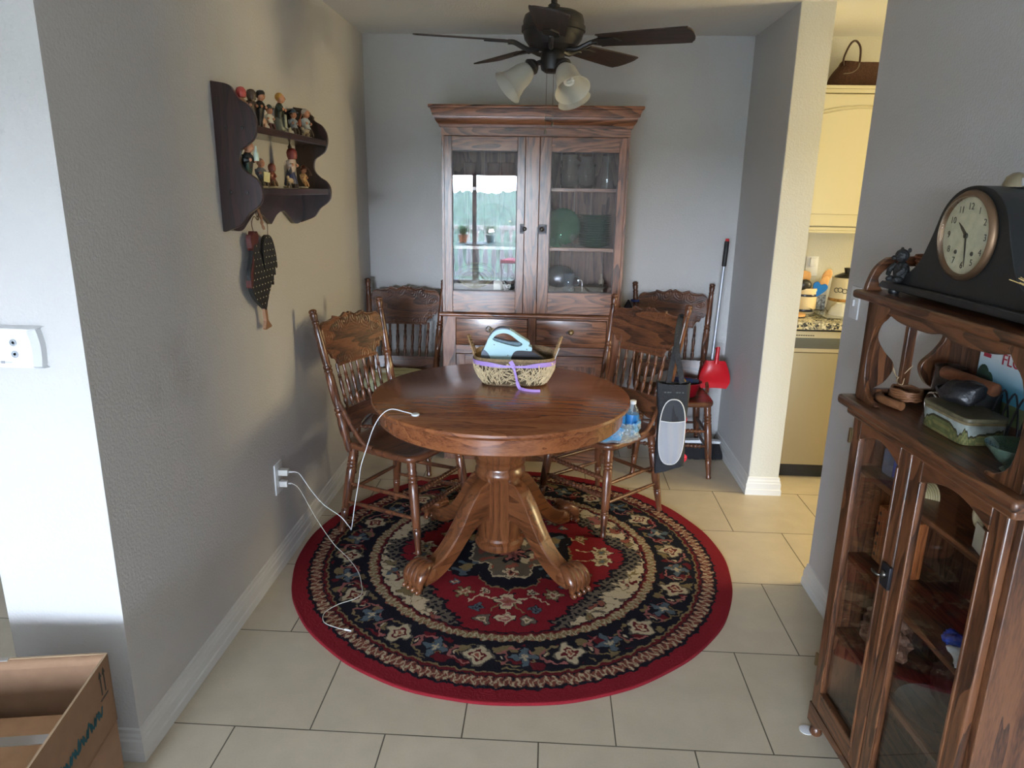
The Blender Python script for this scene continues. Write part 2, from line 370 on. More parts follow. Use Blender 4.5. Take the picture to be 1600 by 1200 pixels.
B().lathe([(.0, .02), (.05, .02), (.035, .3), (.035, .765), (0, .765)], 12).out('pole', dm, bt_)
for k in range(3):
    a = k*2*PI/3; B().tube([(0, 0, .3), (.12*math.cos(a), .12*math.sin(a), .15), (.27*math.cos(a), .27*math.sin(a), .012)], .012, 6).out('leg', dm, bt_)
leafm = mat('green_leaves', (.035, .11, .03), .5, noise=.4, nscale=30)
def potted(x, y, col, nm, lab):
    t = thing('potted_plant', lab, 'plant', (x, y, .632), group='potted plants on the balcony table')
    B().lathe([(0, 0), (.06, 0), (.085, .12), (.092, .12), (.092, .14), (.07, .14), (0, .125)], 20).out('pot', mat(nm, col, .7), t)
    b = B(); random.seed(int(x*100))
    for i in range(110):
        a = random.uniform(0, 2*PI); L = random.uniform(.10, .19); h = random.uniform(.05, .2); pts = []
        for k in range(5):
            s_ = k/4; pts.append((L*s_*math.cos(a), L*s_*math.sin(a), .12+h*math.sin(s_*PI*.75)))
        b.ribbon(pts, [.004, .022, .026, .018, .002], .001)
    b.out('leaves', leafm, t)
potted(-.90, -6.76, (.30, .10, .035), 'terracotta', 'bushy green plant in a terracotta pot on the balcony table')
potted(-.42, -6.92, (.04, .12, .12), 'teal_glaze', 'bushy green plant in a teal pot on the balcony table')
def patiochair(x, y, rz, lab):
    t = thing('patio_chair', lab, 'chair', (x, y, -.16), rz, group='iron patio chairs on the balcony')
    iron = mat('black_iron', (.03, .03, .035), .45)
    b = B()
    for sx in (-.19, .19):
        b.tube(smoothpath([(sx, -.2, .012), (sx*.9, -.17, .25), (sx, -.19, .44)], 4), .009, 6)
        b.tube(smoothpath([(sx, .22, .012), (sx*.9, .17, .25), (sx, .18, .44), (sx, .26, .9), (sx*.5, .28, .98), (0, .285, 1.0)], 4), .009, 6)
    b.tube([(-.19, -.19, .44), (.19, -.19, .44), (.19, .18, .44), (-.19, .18, .44)], .008, 6, True); b.out('frame', iron, t)
    b = B()
    for z in (.55, .68, .82): b.tube(smoothpath([(-.18, .2+.1*(z-.44), z), (-.08, .21+.1*(z-.44), z+.05), (0, .21+.1*(z-.44), z-.03), (.08, .21+.1*(z-.44), z+.05), (.18, .2+.1*(z-.44), z)], 4), .006, 6)
    b.out('backrest', iron, t)
    B().box(-.2, .2, -.2, .19, .45, .5, .02).out('cushion', mat('rose_cushion', (.28, .05, .07), .9), t)
patiochair(.02, -6.9, -1.3, 'iron patio chair with a rose cushion, right of the balcony table in the reflection')
patiochair(-1.3, -6.75, 1.2, 'iron patio chair with a rose cushion, left of the balcony table in the reflection')
# distant woods far below the balcony: one continuous canopy nobody could count
b = B(); random.seed(3)
def canopy(u, v):
    y = -40-(v**1.8)*900; x = (u-.5)*(160+(-y)*1.6); base = -22+17.0*min(1, (-y)/900)
    h = 2.6*math.sin(x*.31+y*.11)*math.sin(y*.27-x*.07)+1.9*math.sin(x*.83+1)*math.sin(y*.61)+random.uniform(-1.1, 1.1)*(1+(-y)/500)
    return (x, y, base+h)
b.grid(canopy, 240, 150)
tag(b.out('distant_trees', mat('tree_canopy', (.030, .056, .034), .9, noise=.6, nscale=.25), smooth=60), 'green wooded hills seen beyond the balcony railing, mirrored in the cabinet glass', 'trees', kind='stuff')
# ================================================================ furniture
OD, OM, OL = srgb(58, 36, 26), srgb(112, 72, 50), srgb(146, 98, 70)            # hutch oak
def tabd(ax, sc=1.0): return wood('table_base_oak', srgb(66, 36, 19), srgb(94, 54, 30), srgb(110, 66, 38), ax, 1.8, .30, .35, .5)
def oak(ax, sc=1.0, fig=1.0): return wood('cabinet_oak_%g_%g' % (sc, fig), OD, OM, OL, ax, sc, .30, .35, fig)
def tab(ax, sc=1.0): return wood('table_oak', srgb(92, 50, 27), srgb(120, 70, 40), srgb(136, 82, 48), ax, 1.8, .27, .4, .5)
def chw(ax='z'): return wood('chair_oak', srgb(50, 27, 17), srgb(84, 49, 31), srgb(104, 62, 39), ax, 1.8, .33, .3, .5)
brass = mat('aged_brass', (.28, .20, .10), .38, metal=1); iron = mat('dark_iron', (.025, .025, .03), .4, metal=.6)
chrome = mat('chrome', (.7, .7, .72), .15, metal=1)
# ---------------- round rug
RC = (.55, 1.105); RX, RY = .940, .962
def rugcol(x, y):
    """x,y unit-disc arrays -> rgb; a persian-style round rug"""
    qx = x+.004*np.sin(y*83+1)+.003*np.sin(y*197+x*60)+.002*np.sin(x*311); qy = y+.004*np.sin(x*91+2)+.003*np.sin(x*173-y*70)+.002*np.sin(y*289); x, y = qx, qy
    r = np.hypot(x, y); a = np.arctan2(y, x)
    red = np.array(srgb(118, 26, 34)); dred = np.array(srgb(88, 22, 28)); navy = np.array(srgb(22, 22, 32)); cream = np.array(srgb(184, 168, 138))
    olive = np.array(srgb(120, 104, 72)); rust = np.array(srgb(134, 74, 60)); blue = np.array(srgb(78, 92, 100)); grey = np.array(srgb(96, 88, 76)); pink = np.array(srgb(150, 92, 86))
    c = np.zeros(x.shape+(3,)); c[:] = cream
    def put(m, col): c[m] = col
    rs = np.random.RandomState(4)
    def wav(k, s):   # smooth pseudo noise
        v = np.zeros_like(x)
        R_ = np.random.RandomState(s)
        for i in range(7):
            th = R_.uniform(0, 2*PI); f = k*R_.uniform(.6, 1.5); v += np.sin((x*np.cos(th)+y*np.sin(th))*f+R_.uniform(0, 6))
        return v/7**.5
    jit = .010*wav(60, 2)
    # --- field: cream ground with leaves, stems and clouds
    ax_, ay_ = np.abs(x), np.abs(y)
    w1 = wav(26, 11)+.4*wav(70, 12); w2 = wav(30, 21)+.3*wav(80, 22); w3 = wav(34, 31)
    put(w1 > 1.05, olive); put((w1 > 1.0) & (w1 <= 1.09), navy); put(w1 > 1.5, rust)
    put(w2 > 1.15, rust); put((w2 > 1.08) & (w2 <= 1.18), navy); put(w2 > 1.65, cream)
    put(np.abs(w3) < .045, olive); put(w3 > 1.45, grey)
    put((w1 < -1.25), pink); put((w1 < -1.18) & (w1 > -1.28), navy)
    w4 = wav(64, 51)+.3*wav(140, 52); put(w4 > 1.2, rust); put((w4 > 1.1) & (w4 <= 1.24), navy); w5 = wav(58, 61); put(w5 > 1.35, blue); put(np.abs(wav(44, 71)) < .05, grey); w6 = wav(70, 81); put(w6 < -1.45, dred)
    # --- red lozenge reaching to left and right, flat top and bottom, stepped edge
    step = .022*np.sign(np.sin(ay_*64))+.012*np.sin(ay_*170)
    L = ax_/.545+ay_*1.22+step*.9
    put(L < 1.15, grey); put((L < 1.15) & (np.sin(x*150)*np.sin(y*150) > .2), navy); put((L < 1.03), navy)
    inL = L < .995; put(inL, red)
    # flowers on the red: rosettes mirrored about both axes
    def rosette(cx, cy, R_, pet, c1, c2, c3):
        dx, dy = ax_-cx, ay_-cy; d = np.hypot(dx, dy); t = np.arctan2(dy, dx); e = R_*(1+.28*np.cos(pet*t))
        put(d < e*1.12, navy); put(d < e, c1); put(d < e*.6, c2); put(d < e*.3, c3)
    def line(x0, y0, x1, y1, w, col):
        dx, dy = x1-x0, y1-y0; t = np.clip(((ax_-x0)*dx+(ay_-y0)*dy)/(dx*dx+dy*dy), 0, 1); d = np.hypot(ax_-x0-dx*t+.006*np.sin(t*14), ay_-y0-dy*t)
        put(d < w, col)
    line(0, .30, 0, .56, .007, cream); line(0, .40, .12, .36, .006, cream); line(0, .40, .07, .47, .006, olive); line(.12, .36, .17, .41, .006, cream); line(.30, .05, .46, .02, .006, cream); line(.24, .2, .34, .12, .006, cream)
    rosette(0, .40, .045, 5, cream, pink, rust); rosette(0, .52, .034, 3, cream, pink, cream); rosette(.19, .34, .034, 6, olive, cream, rust); rosette(.12, .45, .024, 4, blue, navy, blue)
    rosette(.10, .33, .020, 5, cream, navy, cream); rosette(.42, .04, .040, 6, cream, olive, blue); rosette(.33, .17, .028, 5, olive, cream, rust); rosette(.24, .27, .02, 4, blue, cream, red); rosette(.09, .53, .03, 3, grey, cream, olive)
    # navy centre star with dull rose ground
    s_ = (ax_*1.05+ay_*.92)+.03*np.cos(np.arctan2(ay_, ax_)*8)
    t_ = np.maximum(ax_*1.25, ay_)
    put(s_ < .335, olive); put(s_ < .325, navy); put((np.hypot(ax_-.2, ay_-.14) < .085), navy); put((np.hypot(ax_-.2, ay_-.14) < .07) & (wav(90, 5) > .3), blue); put((np.hypot(ax_-.2, ay_-.14) < .03), olive)
    put((s_ < .24), grey*.9); put((s_ < .24) & (s_ > .228), cream); put((s_ < .22) & (wav(70, 8) > .5), rust); put((s_ < .22) & (wav(70, 9) > .9), cream); put(s_ < .09, navy); put(s_ < .06, pink)
    rosette(0, .17, .03, 5, cream, rust, navy)
    # --- inner guard band
    put(r > .612, navy); put(r > .618, dred); 
    g = (r > .630) & (r < .668); put(g, olive); zz = np.abs(((a*150/(2*PI)) % 1)-.5)*2; k = (r-.630)/.038
    put(g & (np.abs(zz-k) < .17), cream*.85); put(g & (np.abs(zz-k) > .62), rust); put((r >= .668) & (r < .678), navy)
    # --- wide dark border with motifs
    bd = (r >= .678) & (r < .845); put(bd, navy); N = 28; u = (a*N/(2*PI)) % 1; ci = np.floor(a*N/(2*PI)) % 2; rc = (r-.7615)/.083; uu = (u-.5)*2*(2*PI*.7615/N/2)/.083
    wn_ = wav(60, 41)
    put(bd & (wn_ > .75) & (np.abs(rc) < .85), olive*.9); put(bd & (wn_ < -.95) & (np.abs(rc) < .85), dred); 
    vine = .62*np.sin(a*N/2*1.0+.6); put(bd & (np.abs(rc-vine) < .055), pink); vine2 = -.62*np.sin(a*N/2+.6); put(bd & (np.abs(rc-vine2) < .05), olive)
    d = np.hypot(uu, rc); t = np.arctan2(rc, uu)
    A = bd & (ci == 0); e = .56*(1+.2*np.cos(4*t)); put(A & (d < e*1.28), navy); put(A & (d < e*1.15), grey); put(A & (d < e), cream*.9); put(A & (d < e*.62), dred); put(A & (d < e*.38), cream); put(A & (d < e*.2), rust)
    Bm = bd & (ci == 1); e = .40*(1+.5*np.cos(4*t+PI/4*0)); put(Bm & (d < e*1.3), navy); put(Bm & (d < e*1.1), blue); put(Bm & (d < e*.4), cream*.8)
    for sgn in (-1, 1):
        d2 = np.hypot(uu-sgn*1.02, (rc)*.62); put(bd & (ci == 1) & (d2 < .30), pink*.8); put(bd & (ci == 1) & (d2 < .19), navy); put(bd & (ci == 1) & (d2 < .10), cream)
    # --- outer guards
    put((r >= .845) & (r < .853), olive); put((r >= .853) & (r < .866), dred); put((r >= .866) & (r < .872), navy)
    g = (r >= .872) & (r < .922); put(g, rust*.7); k = (r-.872)/.05; zz = np.abs(((a*170/(2*PI)) % 1)-.5)*2
    put(g & (np.abs(zz-k) < .17), cream*.85); put(g & (np.abs(zz-k) > .66), navy); put((r >= .922) & (r < .935), navy); put(r >= .935, red*1.05)
    return c
def build_rug():
    NR, NA = 270, 1500
    rr = np.linspace(0, 1, NR+1)[1:]**.82; rr = np.append(rr, [1.0, 1.0]); an = np.arange(NA)*2*PI/NA
    R, A = np.meshgrid(rr, an, indexing='ij'); X = R*np.cos(A); Y = R*np.sin(A)
    rs = np.random.RandomState(1); Z = .011+rs.uniform(-.0008, .0008, X.shape); Z[-3, :] = .009; Z[-2, :] = .006; Z[-1, :] = 0.0005
    wob = 1+.0016*np.sin(A*9)+.001*np.sin(A*23+1); 
    col = rugcol(X, Y)
    co = np.stack([X*RX*wob, Y*RY*wob, Z], -1).reshape(-1, 3); nv = len(co)
    idx = np.arange(nv).reshape(R.shape); a = idx[:-1, :]; b_ = idx[1:, :]; f = np.stack([a, np.roll(a, -1, 1), np.roll(b_, -1, 1), b_], -1).reshape(-1, 4)
    me = bpy.data.meshes.new('round_rug'); co = np.vstack([co, [[0, 0, .011]]]); me.vertices.add(len(co)); me.vertices.foreach_set('co', co.ravel())
    tri = np.stack([np.full(NA, nv), idx[0], np.roll(idx[0], -1)], -1)
    loops = np.concatenate([f.ravel(), tri.ravel()]); me.loops.add(len(loops)); me.loops.foreach_set('vertex_index', loops.astype(np.int32))
    starts = np.concatenate([np.arange(len(f))*4, len(f)*4+np.arange(NA)*3]); me.polygons.add(len(starts)); me.polygons.foreach_set('loop_start', starts.astype(np.int32))
    me.update(calc_edges=True)
    ca = me.color_attributes.new('pattern', 'FLOAT_COLOR', 'POINT'); cc = np.ones((len(co), 4), np.float32); cc[:nv, :3] = col.reshape(-1, 3); cc[nv, :3] = col[0, 0]
    ca.data.foreach_set('color', cc.ravel()); me.materials.append(vcol('rug_wool', .95, .6, 420))
    o = bpy.data.objects.new('round_rug', me); C.objects.link(o); o.location = (RC[0], RC[1], 0)
    tag(o, 'round red, navy and cream oriental rug under the dining table', 'rug')
build_rug()
RZ = .0122
# ---------------- round pedestal table
TC = (.49, 1.11); TR = .537; TH = .752
t = thing('dining_table', 'round oak pedestal dining table with carved claw feet standing on the rug', 'table', (TC[0], TC[1], RZ))
h = TH-RZ
B().lathe([(0, h-.026), (TR-.012, h-.026), (TR-.003, h-.021), (TR, h-.013), (TR-.003, h-.004), (TR-.010, h), (0, h)], 96).out('tabletop', tab('x', 1.0), t, 30)
B().lathe([(.44, h-.094), (TR-.034, h-.094), (TR-.028, h-.088), (TR-.028, h-.026), (.44, h-.026)], 96).out('apron', tab('x', .9), t, 30)
B().box(-.38, .38, -.05, .05, h-.09, h-.03).box(-.05, .05, -.38, .38, h-.09, h-.03).box(-.13, .13, -.13, .13, h-.115, h-.028).out('top_support', tab('x'), t)
P = [(0, .035), (.075, .035), (.100, .045), (.108, .060), (.106, .078), (.094, .088), (.092, .10), (.097, .108), (.097, .372), (.103, .38), (.108, .392), (.108, .405), (.100, .415), (.098, .425), (.107, .435), (.109, .448), (.1, .458), (.104, .47), (.112, .51), (.113, .55), (.106, .585), (.092, .605), (.088, .612), (.095, .62), (.098, .63), (.092, .64), (.09, h-.115), (0, h-.115)]
B().lathe(P, 40).out('pedestal', tabd('z'), t, 40)
def claw_leg(b):
    # scrolled leg in local xz plane running outward along +x
    top = [(.085, .375), (.14, .350), (.19, .295), (.235, .225), (.285, .160), (.335, .115), (.385, .092), (.43, .085)]
    bot = [(.085, .19), (.12, .195), (.17, .175), (.22, .130), (.27, .080), (.33, .040), (.38, .020), (.43, .016)]
    T = sp2(top, 5); U = sp2(bot, 5); n_ = min(len(T), len(U)); R = []
    for i in range(n_):
        f = i/(n_-1); w = .034+.004*f
        (x0, z0), (x1, z1) = T[i], U[i]
        ring = []; ch = .007; hh = z0-z1; cc_ = ch/max(hh, .03)
        for cy, s in ((-w+ch, 0), (w-ch, 0), (w, cc_), (w, 1-cc_), (w-ch, 1), (-w+ch, 1), (-w, 1-cc_), (-w, cc_)):
            ring.append(b.v((x1+(x0-x1)*s, cy, z1+(z0-z1)*s)))
        R.append(ring)
    for A, D in zip(R, R[1:]):
        for k in range(8): b.bm.faces.new((A[k], A[(k+1) % 8], D[(k+1) % 8], D[k]))
    b.bm.faces.new(R[0]); b.bm.faces.new(R[-1])
def toe(b, y, spread):
    pts = smoothpath([(.395, y*.55, .098), (.425, y*.85, .096), (.455, y+spread*.3, .075), (.470, y+spread*.6, .046), (.468, y+spread*.7, .020)], 5)
    n_ = len(pts); rad = [.013+.011*math.sin(PI*min(1, (i/(n_-1))*1.15)) for i in range(n_)]; rad[-1] = .008; b.tube(pts, rad, 10)
    b.ell((.478, y+spread*.8, .014), (.017, .010, .013), 10, 6)
for k, a in enumerate((-43, 47, 137, 227)):
    b = B(); claw_leg(b); lg = b.out('leg', tabd('x', 1.2), t, 38); lg.rotation_euler = (0, 0, math.radians(a))
    b = B()
    for i, y in enumerate((-.036, -.012, .012, .036)): toe(b, y, (i-1.5)*.006)
    b.ell((.40, 0, .055), (.05, .045, .05), 14, 8)
    b.out('claw_foot', tabd('x', 1.2), lg, 60)
# ---------------- pressed back chairs
def crest_mesh():
    b = B()
    def top(u):   # u -1..1
        a = abs(u)
        return 1.0-.012*a-.030*a**2+.012*math.cos(a*PI*2/.46)*(a < .46)*(.7)+.010*math.exp(-((a-.80)/.09)**2)-.012*math.exp(-(a/.045)**2)-.035*max(0, (a-.88)/.12)**1.5
    def bot(u):
        a = abs(u); z = .778
        if a > .60: z += .018+.02*min(1, (a-.60)/.06)
        if a > .74: z += .025*min(1, (a-.74)/.05)
        if a > .84: z += .030*min(1, (a-.84)/.1)
        return z
    def emb(u, v):  # pressed scroll relief
        a = abs(u); e = 0
        for ca, cv, sg in ((.74, .60, 1), (.46, .84, -1), (.66, .14, 1), (.16, .90, 1), (.30, .10, -1)):
            dx = (a-ca)*.222; dz = (v-cv)*.21; d = math.hypot(dx, dz); e += .0017*math.exp(-(d/.034)**2)*math.sin(d*430+sg*math.atan2(dz, dx))
        ed = max(a-.93, abs(v-.5)-.45); e -= .003 if ed > 0 else 0
        return e
    def pos(u, v, s):
        z = bot(u)+(top(u)-bot(u))*v; w = .222+.005*(z-.8)
        yb = .165+(z-.44)*.2066-.001; cur = .018*(1-u*u)
        return (u*w, yb+cur+(-.009-emb(u, v) if s else .009), z)
    nu, nv = 120, 54
    F = [[b.v(pos(-1+2*i/nu, j/nv, 1)) for j in range(nv+1)] for i in range(nu+1)]
    K = [[b.v(pos(-1+2*i/nu, j/nv, 0)) for j in range(nv+1)] for i in range(nu+1)]
    f = b.bm.faces.new
    for i in range(nu):
        for j in range(nv): f((F[i][j], F[i+1][j], F[i+1][j+1], F[i][j+1])); f((K[i][j], K[i][j+1], K[i+1][j+1], K[i+1][j]))
        f((F[i][0], K[i][0], K[i+1][0], F[i+1][0])); f((F[i][nv], F[i+1][nv], K[i+1][nv], K[i][nv]))
    for j in range(nv): f((F[0][j], F[0][j+1], K[0][j+1], K[0][j])); f((F[nu][j], K[nu][j], K[nu][j+1], F[nu][j+1]))
    return b
def backy(z): return .165+(z-.44)*.2066
def make_chair():
    t = thing('dining_chair', 'x', 'chair')
    wz, wx = chw('z'), chw('x')
    crest_mesh().out('crest_rail', wood('crest_oak', srgb(46, 24, 15), srgb(80, 45, 27), srgb(106, 62, 36), 'x', 1.5, .45, .08, .6), t, 50)
    # seat: saddle board with rounded outline
    half = [(0, -.232), (.10, -.230), (.175, -.218), (.212, -.185), (.214, -.12), (.208, -.02), (.198, .10), (.190, .16), (.165, .190), (.08, .202), (0, .206)]
    hs = sp2(half, 5); outl = hs+[(-x, y) for x, y in hs[::-1][1:-1]]
    b = B(); rings = []
    for sc, z in ((.93, .412), (.985, .416), (1.0, .424), (1.0, .434), (.99, .441), (.96, .444), (.86, .443), (.6, .436), (.3, .434)):
        rings.append([b.v((x*sc, y*sc-.0, z)) for x, y in outl])
    for A, D in zip(rings, rings[1:]):
        for k in range(len(outl)): b.bm.faces.new((A[k], A[(k+1) % len(outl)], D[(k+1) % len(outl)], D[k]))
    b.bm.faces.new(rings[0]); b.bm.faces.new(rings[-1]); b.out('seat', wx, t, 50)
    # lower back rail
    b = B(); o_ = []
    for s in (-.009, .009): o_.append([[b.v((u*.200, backy(z)+.018*(1-u*u)+s, z)) for z in ((.515+.03*abs(u)**2 if zz == 0 else .585))] if 0 else [b.v((u*.198, backy(z)+.016*(1-u*u)+s, z)) for z in (.500+.022*math.cos(u*PI*1.5), .588)] for u in [i/12-1 for i in range(25)]])
    A, D = o_; f = b.bm.faces.new
    for i in range(24):
        f((A[i][0], A[i+1][0], A[i+1][1], A[i][1])); f((D[i][0], D[i][1], D[i+1][1], D[i+1][0])); f((A[i][0], D[i][0], D[i+1][0], A[i+1][0])); f((A[i][1], A[i+1][1], D[i+1][1], D[i][1]))
    f((A[0][0], A[0][1], D[0][1], D[0][0])); f((A[24][0], D[24][0], D[24][1], A[24][1])); b.out('lower_back_rail', wx, t, 50)
    PP = [(.014, 0), (.017, .02), (.017, .10), (.021, .14), (.021, .20), (.0175, .25), (.020, .265), (.020, .28), (.016, .288), (.020, .296), (.020, .31), (.016, .318), (.0165, .33), (.019, .36), (.020, .45), (.019, .54), (.0155, .56), (.019, .57), (.019, .583), (.0155, .59), (.019, .598), (.019, .61), (.0155, .618), (.017, .63), (.0175, .72), (.0155, .84), (.013, .90), (.0155, .905), (.0155, .915), (.012, .92), (.014, .93), (.016, .95), (.017, .965), (.0145, .972), (.0175, .980), (.0175, .987), (.014, .995), (.006, 1.0), (0, 1.0)]
    for s in (-1, 1):
        B().turn((s*.185, backy(.40), .40), (s*.231, .293, 1.045), [(0, 0)]+PP, 16, flute=(.34, .55, .16)).out('back_post', wz, t, 50)
        LP = [(0, 0), (.0135, 0), (.015, .02), (.0125, .035), (.013, .06), (.0165, .20), (.0185, .25), (.015, .26), (.0185, .268), (.0185, .278), (.015, .285), (.018, .30), (.0205, .42), (.0215, .60), (.021, .74), (.017, .755), (.021, .765), (.021, .785), (.017, .795), (.021, .805), (.021, .825), (.017, .835), (.021, .845), (.021, .865), (.018, .88), (.02, .92), (.019, 1), (0, 1)]
        B().turn((s*.216, -.236, 0), (s*.182, -.182, .424), LP, 16).out('leg', wz, t, 50)
        B().turn((s*.209, .205, 0), (s*.165, .145, .424), LP, 16).out('leg', wz, t, 50)
        B().tube(smoothpath([(s*.199, backy(.64)-.004, .64), (s*.202, .165, .59), (s*.208, .11, .52), (s*.212, .05, .462), (s*.205, .01, .446)], 5), [.011]*21, 8).out('hip_brace', wz, t, 60)
    sp = [(0, 0), (.006, 0), (.006, .08), (.010, .13), (.0105, .20), (.007, .26), (.0095, .28), (.007, .30), (.0095, .32), (.0065, .35), (.0095, .48), (.0105, .58), (.0065, .68), (.0095, .70), (.007, .72), (.0095, .74), (.006, .78), (.008, .9), (.006, 1), (0, 1)]
    for i in range(7):
        u = (i-3)/3.0; B().turn((u*.132, backy(.582)+.016*(1-(u*.66)**2), .582), (u*.142, backy(.79)+.017*(1-(u*.6)**2), .79), sp, 10).out('spindle', wz, t, 50)
    def bead(p0, p1, nb=15):
        pr = [(0, 0), (.007, 0), (.008, .08)]
        for k in range(nb):
            c = .12+.76*k/(nb-1); r_ = .0125 if abs(k-nb//2) > 0 else .0145; pr += [(.0075, c-.026), (r_, c-.010), (r_, c+.010), (.0075, c+.026)]
        pr += [(.008, .94), (.007, 1), (0, 1)]; B().turn(p0, p1, pr, 10).out('stretcher', wx, t, 50)
    def legx(z, s, front):
        f_ = z/.424
        return Vector((s*(.216-.034*f_), -.236+.054*f_, z)) if front else Vector((s*(.209-.044*f_), .205-.06*f_, z))
    for z in (.27, .185): bead(legx(z, -1, True), legx(z, 1, True))
    pl_ = [(0, 0), (.0065, 0), (.009, .2), (.0105, .5), (.009, .8), (.0065, 1), (0, 1)]
    for s in (-1, 1):
        for z in (.24, .15): B().turn(legx(z+.01, s, True), legx(z, s, False), pl_, 10).out('stretcher', wz, t, 50)
    for z in (.20,): B().turn(legx(z, -1, False), legx(z, 1, False), pl_, 10).out('stretcher', wx, t, 50)
    return t
ch0 = make_chair(); CG = 'pressed back oak dining chairs'
ch0.location = (.013, 1.355, RZ); ch0.rotation_euler = (0, 0, 1.138); ch0['group'] = CG
ch0['label'] = 'oak pressed back chair left of the table, nearest the left wall, empty dark seat'
dup(ch0, (.978, 1.611, RZ), -.787, 'oak pressed back chair right of the table, holding bottled water and a hanging black tote', CG)
dup(ch0, (1.415, 2.325, .001), -.055, 'oak pressed back chair in the rear right corner, red bowl on its seat', CG)
dup(ch0, (-.185, 2.21, .001), 0.0, 'oak pressed back chair in the rear left corner, pale cushion on its seat', CG)
# ---------------- china cabinet (local frame: x right, -y front, origin on floor)
HX, HY = .58, 2.44
t = thing('china_cabinet', 'tall oak china cabinet with glass doors standing against the back wall', 'cabinet', (HX, HY, 0)); hutch = t
FY = -.19; BY = .20
oz, ox = oak('z'), oak('x'); ozs = oak('z', 1, 1.6); oxs = oak('x', 1, 1.7)
b = B()
for s in (-1, 1): b.box(s*.505-.0 if s < 0 else .485, -.485 if s < 0 else .505, FY+.024, BY, .89, 1.90)
b.out('side_panel', oz, t, bev=.002)
b = B()
for s in (-1, 1): b.box(-.505 if s < 0 else .481, -.481 if s < 0 else .505, FY+.004, BY, 0, .87)
b.out('base_side', oz, t, bev=.002)
b = B(); random.seed(5); x = -.485
while x < .48: w = min(random.uniform(.07, .10), .485-x); b.box(x+.001, x+w-.001, BY-.022, BY-.008, .88, 1.89); x += w
b.out('back_planks', wood('old_plank', srgb(52, 34, 30), srgb(98, 70, 60), srgb(120, 92, 80), 'z', 1, .6, 0), t)
b = B().box(-.485, .485, BY-.02, BY-.004, .05, .87).box(-.485, .485, FY+.03, BY, .08, .1); b.out('base_back', oz, t)
b = B().box(-.505, .505, FY, BY, 1.848, 1.895); b.out('frieze', oxs, t, bev=.002)
# stepped cornice
b = B()
def corn(prof, name_m):
    pass
prof = [(0, 1.890), (.010, 1.892), (.014, 1.905), (.018, 1.908), (.030, 1.922), (.036, 1.938), (.037, 1.944), (.046, 1.946), (.050, 1.960), (.056, 1.975), (.058, 1.980), (.066, 1.982), (.069, 1.990), (.066, 1.998), (0, 1.998)]
R = []
for dx, z in prof:
    R.append([b.v(q) for q in ((-.505-dx*.85, BY, z), (-.505-dx*.85, FY-dx, z), (.505+dx*.85, FY-dx, z), (.505+dx*.85, BY, z))])
for A, D in zip(R, R[1:]):
    for k in range(4): b.bm.faces.new((A[k], A[(k+1) % 4], D[(k+1) % 4], D[k]))
b.bm.faces.new(R[0]); b.bm.faces.new(R[-1]); b.out('cornice', oak('x', 1, .9), t, 25)
for z, nm in ((1.578, 1), (1.256, 1), (1.002, 1), (.886, 0)):
    B().box(-.485, .485, (FY+.06 if nm else FY+.005), BY-.022, z-.012, z+.008).out('shelf', ox, t, bev=.002)
gl = glass('cabinet_glass', (1, 1, 1), 1.5)
def hdoor(x0, x1, gx0, gx1, lx, labelg):
    d = B().box(x0, gx0, FY-.002, FY+.022, .897, 1.846).out('door', ozs, t, bev=.0015); d.name = 'door'
    B().box(gx1, x1, FY-.002, FY+.022, .897, 1.846).out('door_stile', oz, d, bev=.0015)
    B().box(gx0, gx1, FY-.001, FY+.021, .897, 1.018).out('bottom_rail', oxs, d, bev=.0015)
    B().box(gx0, gx1, FY-.001, FY+.021, 1.772, 1.846).out('top_rail', oxs, d, bev=.0015)
    b = B()
    for a in ((gx0, gx1, 1.018, 1.023), (gx0, gx1, 1.767, 1.772), (gx0, gx0+.004, 1.018, 1.772), (gx1-.004, gx1, 1.018, 1.772)): b.box(a[0], a[1], FY+.003, FY+.012, a[2], a[3])
    b.out('glazing_bead', mat('dark_bead', srgb(40, 24, 16), .4), d)
    B().box(gx0+.002, gx1-.002, FY+.009, FY+.012, 1.02, 1.77).out('glass_pane', gl, d, smooth=0)
    k = B().box(lx-.027, lx+.027, FY-.006, FY-.002, 1.340, 1.392).out('latch', iron, d, bev=.001)
    b = B().lathe([(.016, 0), (.016, .003), (.011, .004), (.009, .012), (.006, .014), (0, .014)], 16, (lx, FY-.006, 1.366), (0, -1, 0))
    for q in (-.02, .02):
        for w in (-.018, .018): b.lathe([(.004, 0), (.003, .002), (0, .003)], 8, (lx+q, FY-.006, 1.366+w), (0, -1, 0))
    b.box(lx-.024, lx+.024, FY-.0075, FY-.006, 1.343, 1.347).box(lx-.024, lx+.024, FY-.0075, FY-.006, 1.385, 1.389)
    b.out('latch_knob', mat('latch_relief', (.07, .06, .055), .35, metal=.8), k)
    return d
hdoor(-.489, -.050, -.447, -.092, -.045, '')
hdoor(.030, .489, .090, .450, .048, '')
B().box(-.048, .028, FY-.010, FY+.02, .897, 1.846).out('centre_stile', ozs, t, bev=.002)
B().box(-.503, -.490, FY, FY+.024, .897, 1.848).out('face_stile', oz, t); B().box(.490, .503, FY, FY+.024, .897, 1.848).out('face_stile', oz, t)
b = B(); b.tube([(-.520, FY-.008, .882), (.520, FY-.008, .882)], .011, 12); b.box(-.512, .512, FY-.004, BY, .872, .892)
b.out('waist_moulding', ox, t)
